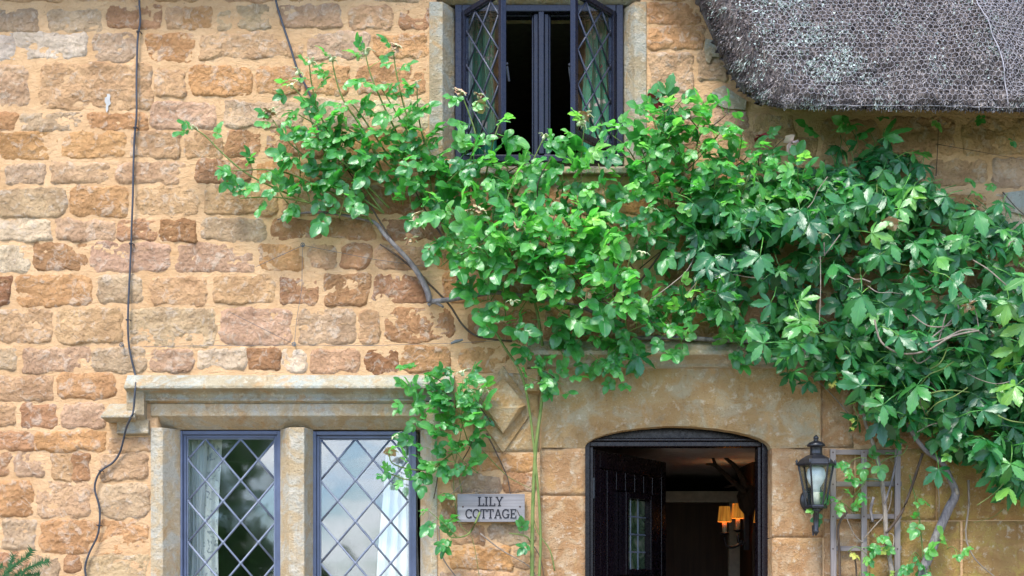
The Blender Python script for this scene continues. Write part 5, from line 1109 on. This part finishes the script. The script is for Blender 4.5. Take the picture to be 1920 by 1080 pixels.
# free shoots against the sky side of the rose
D = [
 ([(640, 402, .06), (560, 372, .09), (470, 330, .11), (420, 290, .12), (385, 255, .13), (362, 240, .13)], 30, .85, .25),
 ([(700, 420, .06), (640, 340, .10), (600, 270, .13), (570, 190, .15), (548, 162, .16)], 20, .92, .45),
 ([(720, 400, .07), (640, 290, .12), (600, 215, .15), (585, 160, .16), (580, 122, .17)], 22, .82, .6),
 ([(740, 380, .08), (690, 260, .13), (645, 190, .16), (628, 140, .17), (623, 112, .18)], 20, .88, .6),
 ([(770, 380, .08), (760, 290, .14), (720, 200, .17), (695, 140, .19), (686, 104, .19)], 19, .92, .8),
 ([(790, 370, .08), (780, 280, .14), (755, 190, .18), (742, 130, .19), (738, 98, .20)], 19, .92, .8),
 ([(810, 370, .08), (800, 290, .14), (785, 220, .17), (782, 165, .18)], 20, .85, .7),
 ([(720, 400, .07), (620, 330, .11), (545, 270, .13), (512, 225, .14)], 28, .85, .35),
 ([(760, 360, .08), (690, 300, .12), (620, 250, .14), (560, 215, .15)], 25, .95, .35),
 ([(700, 400, .06), (600, 350, .10), (520, 320, .11), (440, 320, .12)], 25, .95, .2),
 ([(690, 410, .06), (600, 385, .09), (520, 370, .10), (450, 372, .11)], 27, .95, .12),
 ([(800, 360, .08), (740, 320, .13), (690, 270, .15), (650, 240, .16)], 25, .95, .4),
 ([(780, 360, .08), (720, 280, .14), (680, 220, .17), (655, 190, .18)], 20, .9, .6),
 ([(800, 340, .08), (770, 260, .15), (745, 215, .18), (715, 165, .19)], 20, .9, .7),
 ([(730, 390, .07), (650, 310, .13), (610, 280, .15), (590, 240, .15)], 22, .9, .45),
 ([(850, 370, .1), (820, 320, .15), (800, 270, .17), (790, 245, .18)], 26, .9, .5),
 ([(880, 380, .1), (880, 310, .18), (892, 260, .22), (880, 215, .23), (866, 178, .24)], 26, .98, .6),
 ([(900, 380, .1), (915, 310, .19), (925, 265, .23), (935, 235, .24)], 26, 1.15, .55),
 ([(960, 380, .12), (985, 330, .18), (1000, 300, .2), (1018, 262, .2)], 30, 1.0, .4),
 ([(1060, 380, .12), (1085, 320, .19), (1092, 270, .22), (1096, 232, .23)], 26, 1.0, .6),
 ([(1230, 380, .12), (1240, 310, .16), (1235, 260, .17), (1218, 205, .16)], 26, 1.0, .35),
 ([(1290, 380, .12), (1300, 310, .17), (1310, 260, .18), (1330, 215, .18)], 28, .9, .6),
 ([(1380, 400, .14), (1400, 340, .19), (1420, 300, .19), (1432, 262, .18)], 40, .8, .4),
 ([(820, 870, .06), (805, 880, .09), (770, 880, .11), (735, 868, .12), (730, 846, .12)], 24, .72, .5),
 ([(860, 840, .07), (810, 880, .09), (770, 900, .11), (725, 885, .13)], 22, .75, .4),
 ([(900, 960, .05), (880, 1000, .07), (850, 1008, .09), (838, 1000, .1)], 20, .8, .4),
 ([(1000, 1020, .05), (985, 1005, .06), (955, 1000, .08)], 24, .6, .4),
]
for i_, (pts, st, sz, yg) in enumerate(D): shoot(rose, pts, st * (1.25 if i_ < 16 else 1), sz * 1.05, yg, 0.0050, 'green_stem', 0.03, 0.28 if 0 < i_ < 16 else 0.12)
up = (0, -1)
thicket(rose, [(440, 388), (500, 330), (580, 270), (660, 240), (740, 240), (810, 280), (870, 320), (850, 420), (740, 430), (640, 395), (520, 395)], 15, .05, .17, .95, .25, (-0.5, -1), .9, .02, (40, 80), 26, sep=26)
thicket(rose, [(800, 310), (870, 290), (1000, 305), (1150, 280), (1250, 270), (1300, 420), (1270, 500), (1220, 560), (1130, 560), (1020, 560), (880, 550), (810, 500), (780, 420)], 68, .06, .27, 1.0, .4, (-0.1, -1), 1.3, .03, (40, 80), 27, sep=22)
thicket(rose, [(850, 390), (1000, 385), (1180, 420), (1190, 560), (1060, 590), (930, 500), (850, 440)], 26, .24, .33, 1.12, .85, (0.2, -1), 1.4, .02, (36, 70), 24)  # front cluster: mostly pale leaves, its brighter light put into the leaf colour
thicket(rose, [(880, 560), (1240, 560), (1250, 625), (1100, 635), (1050, 650), (960, 635), (900, 610)], 16, .06, .2, .98, .2, (0, -1), 1.6, .02, (36, 70), 27, sep=22)
thicket(rose, [(770, 710), (880, 700), (930, 740), (900, 850), (865, 880), (838, 905), (838, 1000), (806, 1000), (795, 920), (815, 850), (765, 800), (765, 740)], 22, .05, .16, .85, .4, (-0.1, -1), 1.0, .03, (40, 80), 25, .6, sep=20)
thicket(rose, [(995, 670), (1075, 680), (1060, 740), (1005, 750)], 5, .06, .13, .8, .12, (0, -1), 1.2, 0, (30, 60), 22)
thicket(rose, [(960, 640), (1180, 640), (1150, 690), (1100, 690), (1000, 680)], 5, .06, .14, .85, .15, (0, 1), 1.0, .02, (30, 70), 24)
thicket(rose, [(1140, 270), (1200, 235), (1260, 205), (1330, 220), (1440, 310), (1520, 330), (1600, 345), (1560, 420), (1300, 420), (1150, 350)], 54, .1, .27, .98, .6, (0.1, -1), .9, .06, (36, 70), 25, sep=18)
thicket(rose, [(1240, 540), (1330, 530), (1400, 600), (1390, 660), (1250, 650)], 16, .08, .24, .85, .3, (0, -1), 1.5, .08, (30, 60), 24)
for px, py, p, kd in ((622, 110, .18, 'sepal'), (582, 116, .17, 'sepal'), (686, 96, .19, 'sepal'), (742, 86, .2, 'brown'), (672, 108, .18, 'sepal'), (560, 135, .16, 'sepal'), (546, 160, .16, 'sepal'), (505, 212, .14, 'brown'), (511, 206, .14, 'sepal'), (362, 238, .13, 'sepal'), (780, 160, .18, 'sepal'), (862, 172, .24, 'brown'), (898, 178, .24, 'brown'), (902, 198, .25, 'brown'), (640, 358, .12, 'sepal'), (1096, 216, .24, 'brown'), (1088, 230, .24, 'sepal'), (1021, 255, .2, 'sepal'), (780, 402, .26, 'brown'), (782, 420, .26, 'sepal'), (884, 396, .3, 'brown'), (900, 392, .3, 'brown'), (890, 466, .3, 'sepal'), (960, 566, .27, 'sepal'), (1031, 540, .3, 'brown'), (1104, 548, .3, 'brown'), (770, 448, .22, 'brown'), (976, 424, .3, 'brown'), (1072, 432, .31, 'brown'), (1221, 392, .3, 'sepal'), (1204, 474, .3, 'sepal'), (1040, 545, .3, 'sepal'), (1544, 440, .36, 'sepal'), (1815, 573, .36, 'brown'), (1692, 770, .2, 'brown'), (1672, 418, .3, 'brown'), (733, 846, .12, 'brown'), (742, 818, .1, 'sepal'), (866, 698, .1, 'sepal'), (905, 730, .12, 'sepal'), (1485, 266, .16, 'pink'), (1427, 254, .16, 'red'), (1225, 188, .16, 'red')):
    bloom(rose, px, py, p, kd)
for a in ([(1430, 320, .14), (1440, 290, .15), (1470, 262, .16), (1484, 268, .16)], [(1432, 300, .13), (1428, 275, .15), (1427, 258, .16)]): stem(rose, a, .0025, 'dark_cane', 'flower_stalk')
for (x, y) in sample([(820, 330), (1250, 320), (1250, 560), (880, 560)], 18):
    p = rl.uniform(.16, .28); stem(rose, [(x, y + 60, p - .08), (x + rl.uniform(-10, 10), y, p), (x + rl.uniform(-30, 30), y - rl.uniform(30, 70), p + .03)], [.0034, .003, .002], rl.choice(('green_stem', 'green_stem', 'dark_cane')), 'cane')
# bare twigs at the foot of the wall beside the plaque
for a in ([(905, 845, .03), (940, 880, .03), (960, 900, .03), (1000, 918, .04)], [(912, 812, .04), (930, 850, .03), (950, 895, .03), (958, 930, .04), (975, 968, .055)], [(900, 1000, .03), (940, 1030, .03), (990, 1060, .04), (1010, 1090, .04)], [(822, 985, .03), (830, 1040, .03), (850, 1075, .03), (880, 1110, .03)], [(1040, 1070, .04), (1030, 1030, .05), (1010, 1000, .05), (1000, 970, .05)], [(990, 1010, .04), (1010, 1040, .05), (1020, 1080, .05)], [(880, 870, .05), (870, 900, .06), (850, 925, .07), (815, 950, .07)], [(880, 720, .06), (868, 800, .07), (850, 900, .06), (860, 980, .05), (885, 1010, .05), (900, 1090, .04)]):
    stem(rose, a, rl.uniform(.0025, .0045), rl.choice(('dark_cane', 'dead_vine', 'green_stem')), 'twig')
rose.finish(295)

# ---------------------------------------------------------------- creeper
crp = Plant('virginia_creeper', 'dense dark green five fingered creeper covering the wall on the right', 'climbing plant', W(1720, 1740, 0.12))
def creep_leaf(x, y, p, size=1.0, face=None, young=0.02, yellow=0.004, ax=None):
    axis = ax or Vector((rl.uniform(-1, 1), -rl.uniform(-.1, .6), -rl.uniform(-0.1, 1.0)))
    nr = face or Vector((rl.uniform(-.6, .6), -rl.uniform(0.45, 1.0), rl.uniform(-0.05, 1.0)))
    u = rl.random(); crp.add('creeper', 'yellow_leaf' if u < yellow * (0.8 if yellow > 0.09 else 0.0) else ('rose_young_lit' if u < yellow + young else 'creeper_leaf'), frame(axis, nr, W(x, y, p), size))
K1 = [(1290, 350), (1400, 315), (1540, 320), (1600, 290), (1720, 300), (1790, 380), (1920, 410), (2010, 430), (2010, 660), (1920, 710), (1640, 700), (1500, 680), (1420, 640), (1340, 570), (1290, 470)]
K2 = [(1590, 690), (1920, 640), (2010, 650), (2010, 940), (1900, 910), (1840, 860), (1770, 840), (1700, 790), (1640, 770)]
def mass(poly, n, p0, p1, s0, s1, **kw):
    for (x, y) in sample(poly, n):
        t = min(1, max(0, (y - 300) / 120)) ; creep_leaf(x, y, rl.uniform(p0, p1) * (0.6 + 0.4 * t), rl.uniform(s0, s1), **kw)
mass(K1, 400, .03, .15, .75, 1.02); mass(K1, 185, .16, .36, .65, 1.08); mass(K1, 30, .34, .42, .8, 1.15)
mass(K2, 190, .03, .14, .75, 1.0); mass(K2, 95, .15, .30, .75, 1.1); mass(K2, 14, .3, .36, 1.0, 1.25)
mass([(1290, 350), (1560, 320), (1760, 345), (1800, 400), (1560, 410), (1300, 430)], 40, .2, .36, .7, .95, young=.35, yellow=.05)
mass([(1545, 262), (1600, 238), (1700, 245), (1750, 300), (1560, 330)], 13, .08, .2, .7, .95, young=.1)
mass([(1555, 690), (1700, 690), (1705, 830), (1625, 830)], 16, .05, .16, .65, .9, young=.1)
mass([(1180, 235), (1240, 195), (1300, 200), (1340, 250), (1280, 310), (1190, 310)], 9, .1, .2, .6, .85, young=.2)
mass([(1240, 440), (1320, 420), (1360, 560), (1300, 560)], 12, .1, .25, .7, .95)
mass([(1400, 640), (1560, 690), (1540, 730), (1480, 700)], 7, .08, .2, .7, .9)
mass([(1830, 860), (1920, 880), (1925, 960), (1890, 940)], 9, .15, .25, .8, 1.0)
for x, y, p, s, a in ((1660, 256, .2, 1.05, (0.3, -.3, .2)), (1198, 668, .16, 1.0, (0.15, -.3, -.95)), (1652, 788, .22, 1.3, (.05, -.3, -.9)), (1500, 600, .36, 1.2, (.1, -.3, -.9)), (1615, 555, .4, 1.2, (-.1, -.3, -.9)), (1760, 880, .2, .95, (0, -.3, -.9)), (1895, 870, .3, 1.2, (-.2, -.3, -.9)), (1425, 480, .4, 1.1, (-.2, -.3, -.9)), (1480, 700, .14, .8, (.2, -.2, -.9)), (1250, 178, .14, .85, (.1, -.3, .6)), (1832, 395, .34, 1.1, (.2, -.4, -.6)), (1625, 385, .36, 1.0, (.1, -.4, .7)), (1730, 310, .18, .9, (-.2, -.4, -.8)), (1500, 395, .4, 1.1, (.1, -.4, -.8)), (1880, 380, .2, .9, (-.3, -.3, -.5))):
    creep_leaf(x, y, p, s, Vector((0, -.8, .5)), 0.0, 0.0, Vector(a))
for px in (1538, 1560, 1584, 1600): rose_leaf_at(crp, W(px, rl.uniform(238, 290), .1), (0, 0, 1), rl.choice((-1, 1)), .9)
for px, py in ((1842, 212), (1902, 258), (1640, 222), (1745, 220), (1760, 345), (1810, 330), (1870, 345), (1820, 355)): rose_leaf_at(crp, W(px, py, .1), (0, 0, -1), rl.choice((-.5, .5)), .5, .2)
# trunks and bare vines
stem(crp, [(1722, 1740, .1), (1718, 1200, .07), (1728, 1085, .07), (1745, 1035, .07), (1765, 985, .07), (1778, 955, .07), (1792, 928, .07), (1785, 900, .07), (1765, 868, .07), (1735, 842, .08), (1705, 800, .1), (1680, 740, .12)], [.028, .026, .024, .024, .022, .022, .020, .014, .012, .011, .010, .008], 'bark_grey', 'trunk')
stem(crp, [(1792, 930, .07), (1776, 896, .06), (1764, 882, .06)], [.012, .010, .008], 'bark_brown', 'branch'); stem(crp, [(1794, 926, .08), (1792, 915, .09)], [.012, .006], 'bark_brown', 'branch')
stem(crp, [(1816, 900, .05), (1816, 950, .05), (1812, 1005, .05), (1830, 1050, .05), (1870, 1085, .05)], .006, 'dead_vine', 'vine')
stem(crp, [(1752, 880, .05), (1762, 930, .05), (1760, 980, .04)], .003, 'dead_vine', 'vine'); stem(crp, [(1880, 955, .05), (1860, 970, .06), (1825, 980, .06)], .002, 'green_stem', 'vine')
for a, r in (([(1640, 600, .30), (1652, 640, .34), (1690, 662, .36), (1740, 655, .36), (1785, 632, .37), (1835, 620, .36)], .0045), ([(1710, 645, .34), (1760, 640, .36), (1800, 620, .37), (1830, 618, .36)], .004), ([(1725, 650, .33), (1775, 610, .36), (1795, 585, .36), (1796, 572, .35)], .0038), ([(1710, 590, .34), (1740, 610, .36), (1775, 612, .36), (1792, 600, .35)], .003), ([(1760, 640, .34), (1770, 600, .36), (1778, 575, .36)], .0028), ([(1700, 650, .3), (1720, 680, .3), (1745, 668, .3)], .003), ([(1838, 640, .33), (1832, 590, .34), (1820, 572, .36)], .0024), ([(1536, 610, .38), (1537, 540, .4), (1538, 480, .4)], .002), ([(1545, 455, .38), (1546, 480, .38)], .003), ([(1545, 480, .38), (1575, 440, .38)], .0022)):
    stem(crp, a, [r] * len(a), 'dead_vine', 'vine')
stem(crp, [(1500, 690, .05), (1545, 725, .05), (1590, 775, .05), (1602, 800, .05)], .004, 'bark_brown', 'vine'); stem(crp, [(1700, 560, .1), (1690, 640, .1), (1660, 720, .1)], .006, 'dark_cane', 'vine')
stem(crp, [(1755, 330, .05), (1758, 280, .04), (1760, 225, .04)], .0025, 'dark_cane', 'vine'); stem(crp, [(1755, 270, .04), (1840, 285, .04), (1920, 300, .04)], .0016, 'dark_cane', 'vine'); stem(crp, [(1600, 330, .1), (1598, 290, .1), (1580, 260, .1)], .003, 'green_stem', 'vine'); stem(crp, [(1880, 360, .1), (1905, 392, .1), (1930, 410, .1)], .003, 'dark_cane', 'vine')
for (x, y) in sample(K1, 26) + sample(K2, 14):              # petioles, runners and tendrils in front of the leaves
    p = rl.uniform(.2, .36); a = rl.uniform(0, 6.28); L = rl.uniform(40, 130); q = [(x, y, p - .05)]
    for k in range(3): a += rl.uniform(-.5, .5); q.append((q[-1][0] + math.cos(a) * L / 3, q[-1][1] + math.sin(a) * L / 3 * .9 + 6, p + rl.uniform(-.02, .03)))
    stem(crp, q, [rl.uniform(.0018, .003)] * 4, rl.choice(('dead_vine', 'green_stem', 'green_stem', 'bark_brown')), 'tendril')
crp.finish(295)

# ---------------------------------------------------------------- rose on the trellis
tr = Plant('trellis_rose', 'sparse rose with yellowing leaves tied to the wooden trellis', 'climbing plant', W(1665, 1740, 0.1))
stem(tr, [(1668, 1740, .09), (1666, 1200, .08), (1672, 1085, .075), (1664, 1020, .075), (1660, 960, .075), (1656, 920, .075), (1650, 880, .08), (1640, 845, .08), (1630, 815, .08), (1622, 790, .09), (1616, 740, .1)], [.016, .014, .012, .011, .011, .0105, .010, .010, .009, .008, .006], 'bark_brown', 'trunk')
for a, r, m_ in (([(1661, 1000, .08), (1690, 965, .08), (1708, 920, .07), (1725, 870, .06), (1730, 850, .06)], .0065, 'dark_cane'), ([(1658, 945, .08), (1672, 905, .08), (1685, 850, .08), (1690, 830, .08)], .005, 'bark_grey'), ([(1636, 978, .06), (1634, 955, .07), (1638, 932, .08)], .007, 'bark_grey'), ([(1575, 1090, .05), (1572, 1030, .06), (1572, 985, .07), (1588, 960, .07)], .006, 'dark_cane'), ([(1620, 1010, .06), (1640, 985, .07), (1665, 955, .07), (1672, 920, .07)], .003, 'dead_vine'), ([(1585, 965, .06), (1600, 1000, .06), (1618, 1018, .05)], .0028, 'dead_vine'), ([(1670, 1050, .08), (1676, 1010, .08), (1668, 1000, .08)], .003, 'dead_vine'), ([(1705, 890, .05), (1716, 935, .05), (1724, 970, .06), (1730, 1040, .06), (1732, 1090, .06)], .0035, 'green_stem'), ([(1606, 1085, .06), (1602, 1050, .07), (1590, 1035, .07)], .004, 'dark_cane'), ([(1640, 880, .08), (1660, 862, .08), (1690, 852, .08), (1702, 835, .09)], .003, 'green_stem')):
    stem(tr, a, [r] * len(a), m_, 'cane')
for pts, st, sz, yl in (([(1600, 960, .08), (1575, 940, .1), (1550, 945, .12), (1532, 955, .13)], 17, .8, .06), ([(1625, 900, .08), (1600, 930, .11), (1575, 940, .12)], 17, .75, .12), ([(1640, 870, .08), (1620, 858, .1), (1600, 862, .11), (1590, 875, .11)], 18, .8, .1), ([(1640, 850, .09), (1660, 852, .11)], 16, .8, 0), ([(1640, 1000, .08), (1640, 1005, .1), (1655, 1020, .1)], 14, .75, .35), ([(1590, 1035, .07), (1605, 1025, .09), (1625, 1040, .09)], 15, .7, .4), ([(1640, 1040, .08), (1640, 1035, .09)], 20, .7, .6), ([(1610, 1085, .06), (1612, 1072, .08)], 12, .8, .3), ([(1718, 930, .06), (1716, 938, .08)], 20, .5, 0), ([(1726, 975, .06), (1718, 972, .09)], 22, .75, 0), ([(1728, 1050, .06), (1715, 1035, .09), (1704, 1055, .1)], 16, .85, .3), ([(1745, 1070, .07), (1742, 1060, .09), (1738, 1075, .1)], 18, .8, 0), ([(1775, 1030, .07), (1785, 1025, .1), (1798, 1035, .11)], 18, .85, 0), ([(1600, 760, .1), (1610, 790, .12), (1600, 800, .12)], 18, .7, .3), ([(1690, 800, .12), (1700, 770, .14), (1712, 745, .15)], 16, .75, .5), ([(1790, 830, .16), (1800, 840, .18), (1785, 850, .18)], 16, .85, .6), ([(1740, 780, .15), (1720, 770, .17), (1700, 790, .17)], 16, .75, .35), ([(1560, 690, .1), (1580, 700, .12), (1560, 715, .12)], 18, .7, .4), ([(1690, 1080, .06), (1680, 1070, .08)], 16, .7, .4)):
    shoot(tr, pts, st * 1.25, sz * .9, .25, .0025, 'green_stem', yl, .1)
MB().tube([W(1618, 900, .055), W(1630, 898, .09), W(1648, 900, .095), W(1652, 903, .08)], .0022, 6, 3).build('plant_tie', m_plain('green_tie', (0.03, 0.22, 0.12), 0.6), tr.root)
tr.finish()

# ---------------------------------------------------------------- yew sprigs in the corner
yew = thing('yew_bush', 'feathery dark green conifer tips poking up at the bottom left corner', 'shrub', W(20, 1740, 0.5))
M['yew'] = m_plain('yew_needles', (0.025, 0.09, 0.025), 0.6, 0.3)
for pts in ([(-20, 1110, .5), (10, 1075, .5), (30, 1058, .5), (52, 1044, .5), (60, 1030, .5)], [(30, 1100, .5), (45, 1070, .5), (70, 1058, .5), (92, 1052, .5)], [(0, 1120, .45), (8, 1090, .45), (18, 1065, .45), (25, 1040, .45)], [(-40, 1100, .45), (-15, 1075, .45), (5, 1060, .45)], [(40, 1120, .45), (35, 1095, .45), (48, 1078, .45), (75, 1078, .45)], [(10, 1110, .4), (25, 1085, .4), (40, 1072, .4)], [(-30, 1130, .42), (-5, 1095, .42), (14, 1082, .42)], [(60, 1130, .45), (62, 1100, .45), (70, 1085, .45)]):
    q = [W(*a) for a in pts]; m = MB().tube(q, [.004, .003, .0025, .002, .0015][:len(q)], 5, 3)
    for i in range(len(q) - 1):
        for k in range(34):
            t = k / 34; c = q[i].lerp(q[i + 1], t); d = (q[i + 1] - q[i]).normalized(); s_ = 1 if k % 2 else -1
            ac = d.cross(Vector((0, 1, 0))).normalized(); n_ = d * 0.6 + ac * s_ + rv(0.4); n_.normalize(); L = rl.uniform(.018, .034); w_ = n_.cross(Vector((0, 1, 0.3))).normalized() * .0024; b = len(m.v)
            m.v += [tuple(c + w_), tuple(c - w_), tuple(c + n_ * L), tuple(c + Vector((0, -.001, 0)) + n_ * L * .4)]; m.f += [(b, b + 3, b + 2), (b + 3, b + 1, b + 2), (b, b + 1, b + 3)]
    m.build('sprig', M['yew'], yew)

# ---------------------------------------------------------------- garden behind the viewer, mirrored in the panes
M['tree_leaf'] = m_plain('garden_tree_leaf', (0.11, 0.23, 0.055), 0.6, 0.3); M['tree_bark'] = m_bark('garden_tree_bark', (0.05, 0.04, 0.03), (0.14, 0.11, 0.08), 8)
def garden_tree(x, y, h, r, n, label, seed, size=0.13):
    rs = np.random.RandomState(seed); t = thing('garden_tree', label, 'tree', (x, y, 0))
    m = MB().tube([(x, y, 0), (x + .1, y, h * .3), (x - .1, y + .1, h * .55), (x + .1, y, h * .85)], [.18, .14, .09, .03], 8, 3)
    for k in range(9):
        a = rs.uniform(0, 6.28); z = h * rs.uniform(.3, .7); m.tube([(x, y, z), (x + math.cos(a) * r * .5, y + math.sin(a) * r * .5, z + h * .12), (x + math.cos(a) * r * .85, y + math.sin(a) * r * .85, z + h * .18)], [.06, .035, .012], 6, 2)
    m.build('trunk', M['tree_bark'], t, smooth=True)
    C = rs.normal(0, 1, (34, 3)); C /= np.linalg.norm(C, axis=1)[:, None]; C *= rs.uniform(.45, 1, (34, 1)); cl = C * np.array([r, r, h * .42]) + np.array([x, y, h * .56])
    c = cl[rs.randint(0, 34, n)] + rs.normal(0, 1, (n, 3)) * r * .17; u = rs.normal(0, 1, (n, 3)); u /= np.linalg.norm(u, axis=1)[:, None]; w = np.cross(u, rs.normal(0, 1, (n, 3))); w /= np.linalg.norm(w, axis=1)[:, None]; s = size * rs.uniform(.6, 1.3, (n, 1))
    V = np.stack([c - u * s, c + w * s * .45, c + u * s, c - w * s * .45], 1).reshape(-1, 3); b = np.arange(n) * 4
    o = link('crown', nmesh('crown', V, np.stack([b, b + 1, b + 2, b + 3], -1), M['tree_leaf'], False), t)
garden_tree(-6.2, -19.5, 5.0, 1.7, 7000, 'loose leafed garden tree mirrored in the left leaded casement', 1)
garden_tree(-8.8, -21, 6.8, 2.6, 6000, 'tall dense garden tree mirrored at the left edge of the panes', 2)
garden_tree(-4.5, -24, 1.9, 1.0, 3600, 'low rounded bush mirrored at the foot of the right leaded casement', 3, .1)
garden_tree(-6.0, -18.5, 2.9, 1.5, 8000, 'dense low bush mirrored in the lower part of the left casement', 4, .11)
